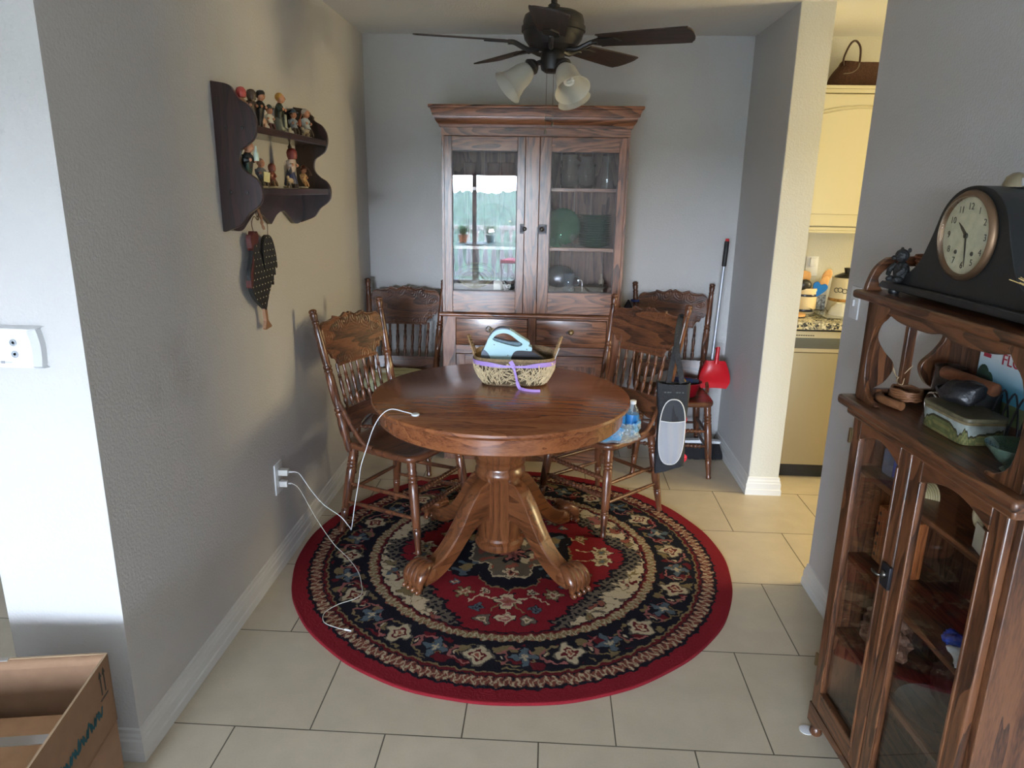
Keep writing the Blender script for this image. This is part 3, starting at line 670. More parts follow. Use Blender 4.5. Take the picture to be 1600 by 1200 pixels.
# base front: stiles, drawers, panelled doors
for xx0, xx1 in ((-.505, -.43), (.43, .505), (-.018, .03)): B().box(xx0, xx1, FY, FY+.022, 0, .872).out('base_stile', oz, t, bev=.002)
for xx0, xx1 in ((-.43, -.018), (.03, .43)):
    for zz0, zz1 in ((.655, .705), (0, .09), (.862, .872)): B().box(xx0, xx1, FY+.001, FY+.021, zz0, zz1).out('base_rail', ox, t, bev=.001)
for x0, x1 in ((-.428, -.020), (.032, .428)):
    d = B().box(x0, x1, FY-.004, FY+.016, .708, .860, .003).box(x0+.02, x1-.02, FY+.016, FY+.3, .72, .73).out('drawer', oxs, t)
    cx = (x0+x1)/2
    B().lathe([(.016, 0), (.015, .002), (.006, .005), (.005, .012), (.012, .017), (.013, .022), (.008, .027), (0, .028)], 16, (cx, FY-.004, .795), (0, -1, 0)).out('knob', brass, d)
    d = B().box(x0, x0+.05, FY-.002, FY+.018, .092, .652).out('cupboard_door', oz, t, bev=.0015)
    B().box(x1-.05, x1, FY-.002, FY+.018, .092, .652).box(x0+.05, x1-.05, FY-.002, FY+.018, .092, .150).box(x0+.05, x1-.05, FY-.002, FY+.018, .592, .652).out('door_rails', ox, d, bev=.0015)
    w3 = (x1-x0-.10)/3
    B().box(x0+.05+w3-.016, x0+.05+w3+.016, FY-.001, FY+.017, .15, .592).box(x0+.05+2*w3-.016, x0+.05+2*w3+.016, FY-.001, FY+.017, .15, .592).out('muntin', oz, d, bev=.0015)
    B().box(x0+.05, x1-.05, FY+.008, FY+.014, .15, .592).out('panel', ozs, d)
# ---------------- ceiling fan
FX, FYY = .664, 1.45
t = thing('ceiling_fan', 'dark bronze ceiling fan with five blades and frosted lamp shades', 'ceiling fan', (FX, FYY, ZC))
bz = mat('oiled_bronze', (.016, .015, .016), .45, metal=.1)
B().lathe([(0, 0), (.065, 0), (.068, -.02), (.05, -.045), (.02, -.055), (0, -.055)][::-1], 28).out('canopy', bz, t)
B().lathe([(.013, -.125), (.013, -.05)], 14).lathe([(.022, -.150), (.024, -.145), (.024, -.12), (.016, -.115)], 16).out('downrod', bz, t)
B().lathe([(0, -.290), (.06, -.288), (.098, -.275), (.118, -.250), (.124, -.225), (.124, -.222), (.131, -.220), (.131, -.202), (.125, -.200), (.125, -.180), (.118, -.160), (.095, -.147), (.03, -.142), (0, -.142)], 40).out('motor_housing', bz, t, 30)
B().lathe([(0, -.375), (.03, -.375), (.046, -.365), (.050, -.35), (.050, -.31), (.046, -.30), (.040, -.288), (0, -.288)], 28).out('light_kit', bz, t)
bm_ = wood('fan_blade_wood', srgb(24, 15, 13), srgb(36, 24, 20), srgb(50, 32, 26), 'x', 1, .5, .05)
for k in range(5):
    ang = math.radians(-91.5+72*k)
    b = B(); R0, R1 = .200, .575
    o_ = [(R0, -.048), (R0+.02, -.056), (R1-.05, -.072), (R1-.018, -.062), (R1-.004, -.04), (R1, 0), (R1-.004, .04), (R1-.018, .062), (R1-.05, .072), (R0+.02, .056), (R0, .048)]
    b.prism(sp2(o_+[o_[0]], 3)[:-1], -.003, .003, 'xy'); bl = b.out('blade', bm_, t, 30, bev=.001)
    bl.location = (0, 0, -.262); bl.rotation_euler = (0, 0, 0)
    bl.rotation_euler = (Matrix.Rotation(ang, 3, 'Z') @ Matrix.Rotation(math.radians(-11.5), 3, 'X')).to_euler()
    b = B().tube(smoothpath([(.060, 0, -.026), (.10, 0, -.030), (.135, 0, -.018), (.165, 0, -.006), (.19, 0, -.006)], 4), [.010]*17, 8)
    b.prism([(.17, -.018), (.20, -.034), (.265, -.03), (.29, 0), (.265, .03), (.20, .034), (.17, .018)], -.009, -.003, 'xy')
    for q in ((.205, -.018), (.205, .018), (.255, 0)): b.lathe([(.006, -.002), (.005, 0), (0, .0)], 8, (q[0], q[1], -.009), (0, 0, -1))
    b.out('blade_iron', bz, bl)
fro = bpy.data.materials.new('frosted_glass_shade'); fro.use_nodes = True; n = fro.node_tree.nodes; l = fro.node_tree.links; p = n['Principled BSDF']; p.inputs['Base Color'].default_value = (.62, .62, .58, 1); p.inputs['Roughness'].default_value = .35
tr = n.new('ShaderNodeBsdfTranslucent'); tr.inputs[0].default_value = (.8, .8, .76, 1); tp = n.new('ShaderNodeBsdfTransparent'); x1 = n.new('ShaderNodeMixShader'); x2 = n.new('ShaderNodeMixShader'); x1.inputs[0].default_value = .45; x2.inputs[0].default_value = .22
l.new(p.outputs[0], x1.inputs[1]); l.new(tr.outputs[0], x1.inputs[2]); l.new(x1.outputs[0], x2.inputs[1]); l.new(tp.outputs[0], x2.inputs[2]); l.new(x2.outputs[0], n['Material Output'].inputs[0])
for az, tilt in ((200, 50), (-62, 40), (55, 38)):
    a = math.radians(az); tl = math.radians(tilt); D = Vector((math.cos(a)*math.sin(tl), math.sin(a)*math.sin(tl), -math.cos(tl)))
    p0 = Vector((math.cos(a)*.045, math.sin(a)*.045, -.335)); p1 = p0+Vector((math.cos(a)*.035, math.sin(a)*.035, -.012))
    hd = B().tube(smoothpath([p0*.9+Vector((0, 0, -.03)), p0, p1], 4), .010, 8).lathe([(0, 0), (.016, 0), (.024, .008), (.030, .016), (.030, .02), (.034, .022), (.034, .030), (.030, .032), (.030, .038), (0, .038)], 20, p1-D*.01, D).out('lamp_holder', bz, t)
    q = p1+D*.026
    s = B().lathe([(.027, 0), (.036, .012), (.044, .03), (.047, .05), (.050, .075), (.060, .105), (.074, .125), (.072, .1255), (.058, .106), (.048, .076), (.045, .05), (.042, .031), (.034, .013), (.025, .001)], 32, q, D).out('lamp_shade', fro, hd, 60)
    x_, y_, z_ = B().frame(D); pts = []
    for i in range(50):
        an = i/50*2*PI*3.2; pts.append(q+z_*(.03+.055*i/50)+(x_*math.cos(an)+y_*math.sin(an))*.017)
    B().tube(pts, .0055, 8).lathe([(0, 0), (.016, 0), (.018, .02), (.012, .026), (0, .026)], 14, q, D).out('light_bulb', mat('white_cfl', (.85, .85, .82), .35), hd, 60)
for x, y, L, nm in ((-.022, -.05, .235, 'pull_chain'), (.006, -.05, .205, 'pull_chain')):
    o = B().tube([(x, y, -.365), (x, y, -.365-L)], .0011, 6).lathe([(0, 0), (.0035, .002), (.005, .012), (.0035, .02), (0, .022)], 10, (x, y, -.365-L), (0, 0, -1)).out(nm, mat('chain_metal', (.15, .13, .1), .35, metal=1), t)
# ================================================================ left wall things
darkw = lambda ax: wood('mahogany_shelf', srgb(20, 12, 13), srgb(38, 21, 22), srgb(54, 30, 30), ax, 1.2, .28, .5, .6)
t = thing('wall_shelf', 'dark scalloped two-tier wooden shelf of figurines hanging on the left wall', 'shelf', (XL, 1.05, 1.42)); 
SO = [(-.433, 1.897), (-.377, 1.887), (-.356, 1.863), (-.342, 1.842), (-.313, 1.824), (-.294, 1.792), (-.291, 1.756), (-.304, 1.72), (-.327, 1.701), (-.348, 1.686), (-.356, 1.66), (-.352, 1.634), (-.331, 1.612), (-.304, 1.594), (-.288, 1.564), (-.29, 1.526), (-.307, 1.503), (-.338, 1.48), (-.356, 1.456), (-.373, 1.44), (-.425, 1.42)]
so = sp2([(x-XL+.001, z-1.42) for x, z in SO], 4)+[(.001, 0.0)]
for y in (-.385, .375):
    pn = B().prism(so, y-.009, y+.009, 'xz').out('side_panel', darkw('z'), t, 25, bev=.002)
    b = B()
    for q in ((.04, .335), (.095, .335), (.04, .13), (.095, .13)): b.lathe([(.006, 0), (.005, .002), (0, .003)], 10, (q[0], y-.009, q[1]), (0, -1, 0))
    b.out('peg', mat('dark_peg', (.012, .008, .008), .4), pn)
for z in (.320, .120):
    B().box(.001, .138, -.376, .366, z, z+.024).out('shelf_board', darkw('y'), t, bev=.003)
ap = sp2([(-.376, .015), (-.33, .0), (-.27, .0), (-.21, .03), (-.15, .055), (-.08, .045), (-.03, .02), (-.005, .008), (.02, .02), (.07, .045), (.14, .055), (.2, .03), (.26, .0), (.32, .0), (.366, .015)], 4)
B().prism(ap+[(.366, .12), (-.376, .12)], .002, .018, 'yz').out('back_rail', darkw('y'), t, 25)
# figurines --------------------------------------------------------------
skin = mat('painted_skin', srgb(196, 140, 108), .45); cer = mat('ceramic_base', srgb(196, 186, 160), .4)
def cm(c): return mat('glaze_%d_%d_%d' % c, srgb(*c), .42, noise=.12, nscale=90)
def person(b, s, cloth, legs, pose, hair, hat=None, o=(0, 0, 0), hatkind='cone', skirt=False, apron=None, parent=None, ctop=None):
    """small glazed figure, facing local -y; s = height. returns parts on parent"""
    k = s/.125; ox_, oy, oz_ = o
    def P(x, y, z): return (ox_+x*k, oy+y*k, oz_+z*k)
    zb = .052 if pose == 'stand' else .030; lean = -.006
    # one continuous body: skin-modifier chain
    me = bpy.data.meshes.new('body'); V = [P(0, 0, zb), P(0, lean*.5, zb+.018), P(0, lean, zb+.036), P(0, lean, zb+.044), P(0, lean*1.6, zb+.052),
        P(.015, lean, zb+.033), P(.020, -.010, zb+.020), P(.010, -.024, zb+.024), P(-.015, lean, zb+.033), P(-.020, -.010, zb+.020), P(-.010, -.024, zb+.026)]
    E_ = [(0, 1), (1, 2), (2, 3), (3, 4), (2, 5), (5, 6), (6, 7), (2, 8), (8, 9), (9, 10)]
    Rr = [.0150, .0165, .0135, .007, .0130, .0080, .0066, .0058, .0080, .0066, .0058]
    if pose == 'stand': V += [P(.007, 0, zb-.02), P(.008, -.003, .006), P(-.007, 0, zb-.02), P(-.008, -.003, .006)]; Rr += [.0075, .005]*2
    else: V += [P(.009, -.024, zb-.004), P(.010, -.030, .006), P(-.009, -.024, zb-.004), P(-.010, -.030, .006)]; Rr += [.0075, .005]*2
    E_ += [(0, 11), (11, 12), (0, 13), (13, 14)]
    me.from_pydata(V, E_, []); ob = bpy.data.objects.new('body', me); C.objects.link(ob); ob.parent = parent
    sk = ob.modifiers.new('skin', 'SKIN'); 
    for i, r_ in enumerate(Rr): me.skin_vertices[0].data[i].radius = (r_*k, r_*k)
    me.skin_vertices[0].data[0].use_root = True
    sb = ob.modifiers.new('sub', 'SUBSURF'); sb.levels = 1; sb.render_levels = 1
    dg = bpy.context.evaluated_depsgraph_get(); m2 = bpy.data.meshes.new_from_object(ob.evaluated_get(dg)); ob.modifiers.clear(); old = ob.data; ob.data = m2; bpy.data.meshes.remove(old); m2.name = 'body'
    m2.materials.clear(); m2.materials.append(cm(ctop or cloth)); m2.materials.append(cm(legs)); m2.materials.append(skin)
    for pgn in m2.polygons:
        z = (pgn.center.z-oz_)/k; y = (pgn.center.y-oy)/k; pgn.use_smooth = True
        pgn.material_index = 2 if (z > zb+.043 or y < -.019 and z > zb+.012) else (1 if z < zb+.004 else 0)
    b = B().ell(P(0, lean*1.8, zb+.058), (.0138*k, .0140*k, .0150*k), 14, 9).ell(P(0, lean*1.8-.0143, zb+.056), (.002*k, .003*k, .0022*k), 6, 4).ell(P(.0130, lean*1.8, zb+.057), (.002*k, .003*k, .003*k), 6, 4).ell(P(-.0130, lean*1.8, zb+.057), (.002*k, .003*k, .003*k), 6, 4)
    hd = b.out('head', skin, parent, 60)
    b = B().ell(P(.004, lean*1.8-.0130, zb+.060), .0014*k, 6, 4).ell(P(-.004, lean*1.8-.0130, zb+.060), .0014*k, 6, 4).ell(P(0, lean*1.8-.0130, zb+.0515), (.003*k, .0012*k, .0008*k), 6, 4); b.out('face_details', cm((90, 40, 34)), hd)
    B().ell(P(0, lean*1.8+.0045, zb+.0625), (.0152*k, .0145*k, .0150*k), 14, 8).out('hair', cm(hair), hd, 60)
    if hat:
        z0 = zb+.066; pr = dict(cone=[(0, 0), (.023, -.002), (.024, .001), (.014, .004), (.011, .014), (.005, .019), (0, .02)], cap=[(0, -.004), (.0155, -.004), (.0165, .004), (.012, .011), (0, .014)], kerchief=[(.014, -.024), (.0175, -.012), (.0175, 0), (.012, .010), (0, .014)])[hatkind]
        B().lathe([(r_*k, h*k) for r_, h in pr], 16, P(0, lean*1.8+.002, z0), (0, .12, 1)).out('hat', cm(hat), hd, 60)
    if skirt: B().lathe([(0, zb+.012), (.012, zb+.012), (.0135, zb), (.02, zb-.02), (.024, .010 if pose == 'stand' else .004), (.022, .006 if pose == 'stand' else .002), (0, .006)][::-1] if 0 else [(r_*k, h*k) for r_, h in ((0, .008), (.022, .008), (.024, .012), (.019, zb-.016), (.0135, zb+.002), (.012, zb+.014), (0, zb+.014))], 18, (ox_, oy, oz_)).out('skirt', cm(cloth), parent, 60)
    if apron: B().prism([(-.009*k+ox_, zb*k+.008*k+oz_), (.009*k+ox_, zb*k+.008*k+oz_), (.014*k+ox_, .018*k+oz_), (-.014*k+ox_, .018*k+oz_)], oy-.0245*k, oy-.0215*k, 'xz').out('apron', cm(apron), parent)
FG = 'painted figurines on the wall shelf'
def fig(y, z, rz, s, label, **kw):
    t = thing('figurine', label, 'figurine', (-.362, y, z), rz, group=FG)
    k = s/.12; B().lathe([(0, 0), (.024*k, 0), (.026*k, .002), (.025*k, .0065), (0, .0065)], 20).out('base', cer, t, 30)
    person(None, s, parent=t, **kw); return t
ZT, ZL = 1.7655, 1.5655
F = lambda d: math.radians(d)
a = fig(.71, ZT, F(70), .115, 'figurine in a bright red kerchief, leftmost on the upper wall shelf', cloth=(120, 44, 40), legs=(70, 50, 40), pose='stand', hair=(150, 50, 44), hat=(176, 70, 62), hatkind='kerchief', skirt=True, ctop=(150, 120, 90))
a = fig(.795, ZT, F(60), .118, 'figurine of a bearded old man in a grey-brown hood and brown coat', cloth=(70, 52, 40), legs=(60, 50, 44), pose='stand', hair=(150, 140, 120), hat=(88, 74, 60), hatkind='kerchief')
B().ell((0, -.016, .098), (.009, .006, .014), 10, 6).out('beard', cm((150, 138, 112)), a)
a = fig(.870, ZT, F(80), .124, 'figurine in black with a white hat stripe, third on the upper wall shelf', cloth=(22, 24, 26), legs=(26, 26, 30), pose='stand', hair=(20, 20, 22), hat=(16, 16, 18), hatkind='cap')
B().lathe([(.0137, .118), (.0140, .122), (.0137, .126)], 16, (0, .0, 0)).out('hat_band', cm((214, 210, 200)), a)
a = fig(.955, ZT, F(55), .100, 'figurine of a seated child in a green hat beside a pink pig', cloth=(78, 92, 66), legs=(92, 54, 46), pose='sit', hair=(160, 110, 62), hat=(62, 72, 66), hatkind='cone', ctop=(206, 202, 186))
b = B().ell((-.040, -.012, .030), (.022, .014, .015), 14, 8).ell((-.058, -.020, .036), (.011, .010, .010), 12, 6).ell((-.067, -.024, .034), (.005, .005, .005), 8, 5)
for q in ((-.052, -.02), (-.052, -.004), (-.03, -.02), (-.03, -.004)): b.lathe([(.004, 0), (.005, .022)], 8, (q[0], q[1], .002))
for q in (-.026, -.012): b.ell((-.055, q, .046), (.003, .004, .006), 6, 4)
b.box(-.068, -.020, -.026, .002, .0, .003); b.out('pig', cm((206, 164, 140)), a, 60)
a = fig(1.055, ZT, F(95), .140, 'tallest figurine, blond figure in dark green with a pale grey apron skirt', cloth=(118, 124, 112), legs=(60, 60, 50), pose='stand', hair=(196, 148, 70), skirt=True, ctop=(40, 54, 44), apron=(168, 172, 158))
a = fig(1.20, ZT, F(60), .112, 'figurine playing a small brown fiddle under a dark umbrella', cloth=(86, 104, 122), legs=(70, 60, 54), pose='sit', hair=(120, 90, 66), hat=(70, 84, 98), hatkind='cone', ctop=(150, 160, 168))
B().ell((.006, -.036, .048), (.009, .004, .014), 10, 6).tube([(.006, -.037, .058), (.016, -.04, .084)], .0018, 6).out('fiddle', cm((128, 60, 34)), a, 60)
B().lathe([(.046, -.006), (.036, .012), (.018, .022), (0, .026), (.018, .019), (.035, .009)], 16, (.004, .022, .070), (0, .75, .66)).tube([(.004, .022, .07), (.004, .008, .022)], .0014, 6).out('umbrella', cm((34, 32, 34)), a, 40)
a = fig(1.345, ZT, F(75), .138, 'figurine of a seated grey-haired man in a dark vest holding a pipe', cloth=(60, 54, 46), legs=(66, 52, 42), pose='sit', hair=(178, 172, 164), ctop=(172, 182, 188))
B().tube([(.0, -.022, .096), (.004, -.04, .088), (.004, -.042, .078)], .0022, 6).lathe([(.004, -.008), (.005, .004), (0, .004)], 8, (.004, -.042, .082)).out('pipe', cm((54, 34, 22)), a)
B().ell((0, -.002, .062), (.0155, .0135, .018), 12, 7).out('vest', cm((38, 34, 44)), a, 60)
sh = thing('animal_figurine', 'tiny grey and white lamb figurine beside the umbrella fiddler', 'figurine', (-.335, 1.275, ZT), F(60), group='small animal figurines on the wall shelf')
b = B().ell((0, 0, .024), (.018, .010, .011), 12, 7).ell((-.018, -.002, .034), (.008, .006, .007), 10, 6)
for q in ((-.011, -.005), (-.011, .005), (.011, -.005), (.011, .005)): b.lathe([(.0028, 0), (.0035, .018)], 8, (q[0], q[1], .0))
b.ell((.018, 0, .028), (.005, .003, .003), 6, 4).ell((-.018, .006, .040), (.002, .004, .002), 6, 4).ell((-.018, -.010, .040), (.002, .004, .002), 6, 4).out('body', cm((158, 146, 126)), sh, 60)
# lower shelf
a = fig(.725, ZL, F(85), .150, 'figurine in a dark vest and green trousers raising a white wine bottle', cloth=(46, 44, 40), legs=(52, 84, 78), pose='stand', hair=(150, 80, 46), ctop=(30, 34, 36))
B().lathe([(0, 0), (.0085, 0), (.009, .004), (.009, .024), (.004, .034), (.0038, .048), (0, .049)], 12, (.008, -.034, .088)).out('bottle', cm((200, 216, 200)), a, 60)
a = fig(.835, ZL, F(60), .118, 'seated figurine in grey holding a cream letter, lower wall shelf', cloth=(112, 96, 74), legs=(96, 84, 70), pose='sit', hair=(150, 116, 90), ctop=(104, 108, 114))
B().prism([(-.014, .022), (.012, .018), (.016, .052), (-.010, .055)], -.036, -.034, 'xz').out('letter', cm((206, 196, 138)), a)
a = fig(.935, ZL, F(70), .100, 'figurine in a reddish-brown dress and bonnet seated mid lower shelf', cloth=(150, 110, 82), legs=(140, 110, 84), pose='sit', hair=(120, 70, 50), hat=(130, 70, 56), hatkind='kerchief', skirt=True, ctop=(122, 58, 46))
a = fig(1.145, ZL, F(75), .145, 'figurine in a blue dress with a red kerchief on the lower wall shelf', cloth=(52, 62, 104), legs=(60, 60, 70), pose='stand', hair=(130, 56, 48), hat=(132, 58, 52), hatkind='kerchief', skirt=True, ctop=(196, 180, 170))
B().lathe([(0, 0), (.006, 0), (.008, .010), (.003, .02), (.002, .028), (0, .03)], 10, (0, -.004, .146)).out('jug', cm((50, 34, 28)), a, 60)
a = fig(1.285, ZL, F(65), .100, 'small golden-brown seated figurine playing a horn, rightmost lower shelf', cloth=(176, 130, 84), legs=(186, 140, 92), pose='sit', hair=(96, 56, 36), hat=(92, 50, 34), hatkind='cone', ctop=(196, 160, 112))
B().tube([(0, -.02, .086), (.006, -.034, .07), (.01, -.038, .05)], [.002, .003, .006], 8).out('horn', cm((70, 44, 26)), a)
b_ = thing('animal_figurine', 'pale goat and dark trough figurine on the lower wall shelf', 'figurine', (-.340, 1.075, ZL), F(80), group='small animal figurines on the wall shelf')
b = B().ell((0, 0, .028), (.020, .010, .011), 12, 7).ell((-.020, -.002, .040), (.008, .006, .007), 10, 6)
for q in ((-.012, -.005), (-.012, .005), (.012, -.005), (.012, .005)): b.lathe([(.0028, 0), (.0035, .022)], 8, (q[0], q[1], .0))
b.out('body', cm((196, 172, 140)), b_, 60)
B().box(-.016, .016, -.028, -.014, 0, .016, .003).out('trough', cm((46, 36, 34)), b_)
# rooster ornament ------------------------------------------------------
t = thing('rooster_ornament', 'flat painted wooden rooster, black with cream dots, hanging below the wall shelf', 'wall ornament', (-.402, .90, 1.04), rot=(0, 0, 0))
def px_(pts): return [(y-.90, z-1.04) for y, z in pts]
bodyo = sp2(px_([(.835, 1.392), (.855, 1.385), (.868, 1.33), (.895, 1.262), (.905, 1.26), (.925, 1.262), (.940, 1.24), (.932, 1.19), (.905, 1.145), (.885, 1.118), (.868, 1.125), (.80, 1.17), (.768, 1.21), (.760, 1.262), (.785, 1.31), (.80, 1.35), (.812, 1.385)]), 4)
tailo = sp2(px_([(.905, 1.262), (.897, 1.30), (.905, 1.36), (.93, 1.39), (.97, 1.39), (1.00, 1.365), (1.022, 1.31), (1.026, 1.262), (1.005, 1.266), (1.004, 1.235), (.985, 1.245), (.980, 1.20), (.962, 1.215), (.950, 1.20), (.935, 1.18)]), 3)
blk = mat('black_painted_wood', (.012, .014, .016), .5)
bd = B().prism(bodyo, -.008, .008, 'yz').out('body', blk, t, 25, bev=.001)
B().prism(tailo, -.007, .007, 'yz').out('tail', blk, t, 25, bev=.001)
rd = mat('barn_red_paint', srgb(88, 40, 36), .5, noise=.2)
B().prism(sp2(px_([(.785, 1.385), (.79, 1.402), (.805, 1.40), (.815, 1.414), (.83, 1.405), (.845, 1.412), (.855, 1.395), (.85, 1.378), (.835, 1.366), (.81, 1.365), (.80, 1.345), (.79, 1.355)]), 3), -.0095, .0095, 'yz').out('comb', rd, t, 25)
B().prism(sp2(px_([(.80, 1.33), (.785, 1.30), (.765, 1.262), (.758, 1.23), (.762, 1.215), (.775, 1.225), (.785, 1.262), (.80, 1.30)]), 3), -.0098, .0098, 'yz').out('wing', rd, t, 25)
yl = mat('ochre_painted_wood', srgb(150, 112, 84), .5)
B().prism(px_([(.872, 1.125), (.895, 1.12), (.899, 1.075), (.93, 1.048), (.925, 1.044), (.872, 1.042), (.868, 1.048), (.880, 1.075)]), -.006, .006, 'yz').out('leg', yl, t, 25)
b = B(); random.seed(11); dots = 0
def inside(p, poly):
    c = False; j = len(poly)-1
    for i in range(len(poly)):
        if (poly[i][1] > p[1]) != (poly[j][1] > p[1]) and p[0] < (poly[j][0]-poly[i][0])*(p[1]-poly[i][1])/(poly[j][1]-poly[i][1])+poly[i][0]: c = not c
        j = i
    return c
for i in range(14):
    for j in range(11):
        q = (-.15+j*.028+(i % 2)*.014, .08+i*.024)
        if inside(q, bodyo) or inside(q, tailo): b.lathe([(.0026, 0), (.0022, .0006), (0, .0007)], 8, (.008, q[0], q[1]), (1, 0, 0))
b.out('dots', mat('cream_dot_paint', srgb(196, 186, 146), .5), t)
wire = mat('brown_wire', (.12, .07, .045), .5, metal=.4)
w_ = B().tube(smoothpath([(0, -.065, .368), (0, -.075, .40), (0, -.05, .425), (0, -.02, .41), (0, -.03, .44), (0, .0, .455), (0, .02, .42), (0, .05, .415), (0, .07, .39), (0, .065, .345)], 6), .0013, 6).tube(smoothpath([(0, -.012, .41), (0, .012, .46), (.018, .0, .52), (.012, -.012, .46), (0, -.02, .42)], 6), .002, 6)
w_.out('hanging_wire', wire, t)
B().tube(smoothpath([(.004, -.02, .45), (.01, -.01, .42), (.006, .005, .395), (.01, .012, .375)], 5), [.005, .006, .005, .004]*4, 6).out('raffia_bow', mat('faded_rose_cloth', srgb(150, 116, 96), .9), t)
# thermostat -------------------------------------------------------------
wp = mat('white_plastic', (.70, .71, .72), .35)
t = thing('thermostat', 'white rounded thermostat with a small display on the bright left wall end', 'thermostat', (-.6335, -.14, 1.192))
o_ = sp2([(-.10, -.050), (.095, -.050), (.103, -.046), (.1065, -.02), (.1065, .01), (.100, .044), (.094, .050), (-.10, .050)], 3)
b = B(); A = [b.v((x, 0, z)) for x, z in o_]; D = [b.v((x, -.018, z)) for x, z in o_]; G = [b.v((x-.014 if x > .05 else x, -.030, z*.94)) for x, z in o_]
for X1, X2 in ((A, D), (D, G)):
    for k in range(len(o_)): b.bm.faces.new((X1[k], X1[(k+1) % len(o_)], X2[(k+1) % len(o_)], X2[k]))
b.bm.faces.new(A); b.bm.faces.new(G); b.out('housing', wp, t, 30)
B().box(-.055, .009, -.0315, -.030, -.006, .020).out('display', mat('lcd_green', srgb(58, 74, 66), .2), t)
for z in (.014, -.014): B().lathe([(.0035, 0), (.0035, .0012), (.0045, .0012), (.0045, .0004), (.007, .0004), (.007, .0014), (.0085, .0014), (.0085, 0)], 20, (.050, -.030, z), (0, -1, 0)).out('button', mat('grey_button', (.35, .38, .42), .4), t)
B().box(.010, .040, -.031, -.030, -.0345, -.0335).box(.013, .022, -.0312, -.030, -.037, -.031).out('slide_switch', mat('grey_print', (.3, .3, .32), .5), t)
# wall outlet with chargers ------------------------------------------------
t = thing('wall_outlet', 'white double wall outlet low on the left wall near the table', 'outlet', (XL, .965, .395))
B().box(0, .006, -.040, .040, -.066, .066, .002).out('cover_plate', wp, t)
b = B()
for z in (-.026, .026): b.box(.006, .0075, -.016, .016, z-.014, z+.014)
b.out('receptacle', mat('outlet_grey', (.45, .45, .44), .4), t)
def charger(z, nm, lab, w, d):
    c = thing('usb_charger', lab, 'charger', (XL+.0075, .965, .395+z))
    B().box(0, d, -w, w, -.013, .013, .004).out('housing', mat('charger_white', (.62, .61, .57), .35), c)
    B().box(d-.001, d+.0012, -.006, .006, -.003, .003).out('usb_port', mat('port_grey', (.2, .2, .2), .4), c); return c
charger(.026, 'u', 'white cube charger plugged into the upper outlet socket', .016, .040)
charger(-.026, 'l', 'slimmer cream charger plugged into the lower outlet socket', .013, .034)
cw = mat('white_cable', (.72, .72, .72), .45)
x0 = XL+.0075
tc_ = thing('charging_cable', 'white cable looping from the upper charger to a puck on the tabletop', 'cable', (0, 0, 0))
P1 = smoothpath([(x0+.043, .965, .421), (x0+.075, .960, .423), (-.34, .98, .40), (-.31, 1.02, .31), (-.27, 1.05, .235), (-.215, 1.09, .165), (-.17, 1.07, .125), (-.15, 1.03, .14), (-.115, .97, .27), (-.072, .90, .42), (-.05, .86, .50), (-.02, .835, .58), (.02, .80, .68), (.06, .775, .745), (.10, .77, .772), (.15, .768, .764), (.178, .767, .758)], 8)
B().tube(P1, .0019, 8).out('cable', cw, tc_, 60)
B().lathe([(0, 0), (.0145, 0), (.0155, .002), (.0155, .004), (.013, .0065), (0, .007)], 24, (.192, .766, TH+.0005)).out('charging_puck', wp, tc_)
B().tube([(x0+.040, .965, .421), (x0+.055, .965, .421)], .0032, 8).out('plug', wp, tc_)
tc_ = thing('charging_cable', 'thin white cable drooping from the lower charger across the rug', 'cable', (0, 0, 0))
P2 = smoothpath([(x0+.037, .965, .369), (x0+.055, .963, .369), (-.345, .97, .34), (-.305, 1.0, .22), (-.27, 1.03, .12), (-.235, 1.05, .045), (-.2, 1.04, .017), (-.15, .98, .0155), (-.085, .88, .0155), (-.045, .78, .0155), (-.03, .72, .0155), (-.05, .68, .0155), (-.10, .64, .0155), (-.135, .58, .0155), (-.118, .52, .0155), (-.06, .49, .0155), (-.02, .478, .016)], 8)
B().tube(P2, .0016, 8).out('cable', mat('cream_cable', (.55, .53, .47), .5), tc_, 60)
B().tube([(-.03, .481, .0165), (-.012, .476, .0165)], .0036, 8).tube([(-.012, .476, .0165), (-.004, .474, .0165)], .0025, 6).out('plug', wp, tc_)
B().tube([(x0+.034, .965, .369), (x0+.047, .965, .369)], .003, 8).out('plug', wp, tc_)
# ================================================================ on the table
t = thing('wicker_basket', 'oblong twig basket with a lilac ribbon standing on the round table', 'basket', (.535, 1.30, TH), .02); bk = t
twig = mat('light_twig', srgb(206, 186, 148), .6, noise=.25, nscale=60); dtwig = mat('dark_twig', srgb(104, 84, 58), .7, noise=.3, nscale=60)
def bas(u, v):   # u angle 0..1, v height 0..1 -> surface point of rounded-rect bowl
    a = u*2*PI; q = 3.4; c, s_ = math.cos(a), math.sin(a); bulge = math.sin(v*PI*.55)/math.sin(PI*.55)
    rx = .140+.036*bulge; ry = .092+.026*bulge
    return Vector((math.copysign(abs(c)**(2/q), c)*rx, math.copysign(abs(s_)**(2/q), s_)*ry, .006+v*.104))
b = B(); b.grid(lambda u, v: bas(u, v)*1.0-Vector((bas(u, v).x*.035, bas(u, v).y*.05, 0)), 60, 8, True); b.out('liner', mat('basket_inner', srgb(88, 72, 50), .8, noise=.3, nscale=90), t, 60)
b = B(); random.seed(21)
for i in range(360):
    u0 = random.random(); du = random.uniform(-.07, .07); v0 = random.uniform(0, .25); v1 = random.uniform(.55, 1)
    if random.random() < .3: v0, v1 = sorted((random.uniform(0, 1), random.uniform(0, 1)))
    r_ = random.uniform(.0013, .0024); off = random.uniform(.001, .006)
    pts = []
    for k in range(5):
        p = bas(u0+du*k/4, v0+(v1-v0)*k/4); nn = Vector((p.x/.03, p.y/.014, 0)).normalized(); pts.append(p+nn*off)
    b.tube(pts, r_, 5)
b.out('twigs', twig, t, 60)
b = B()
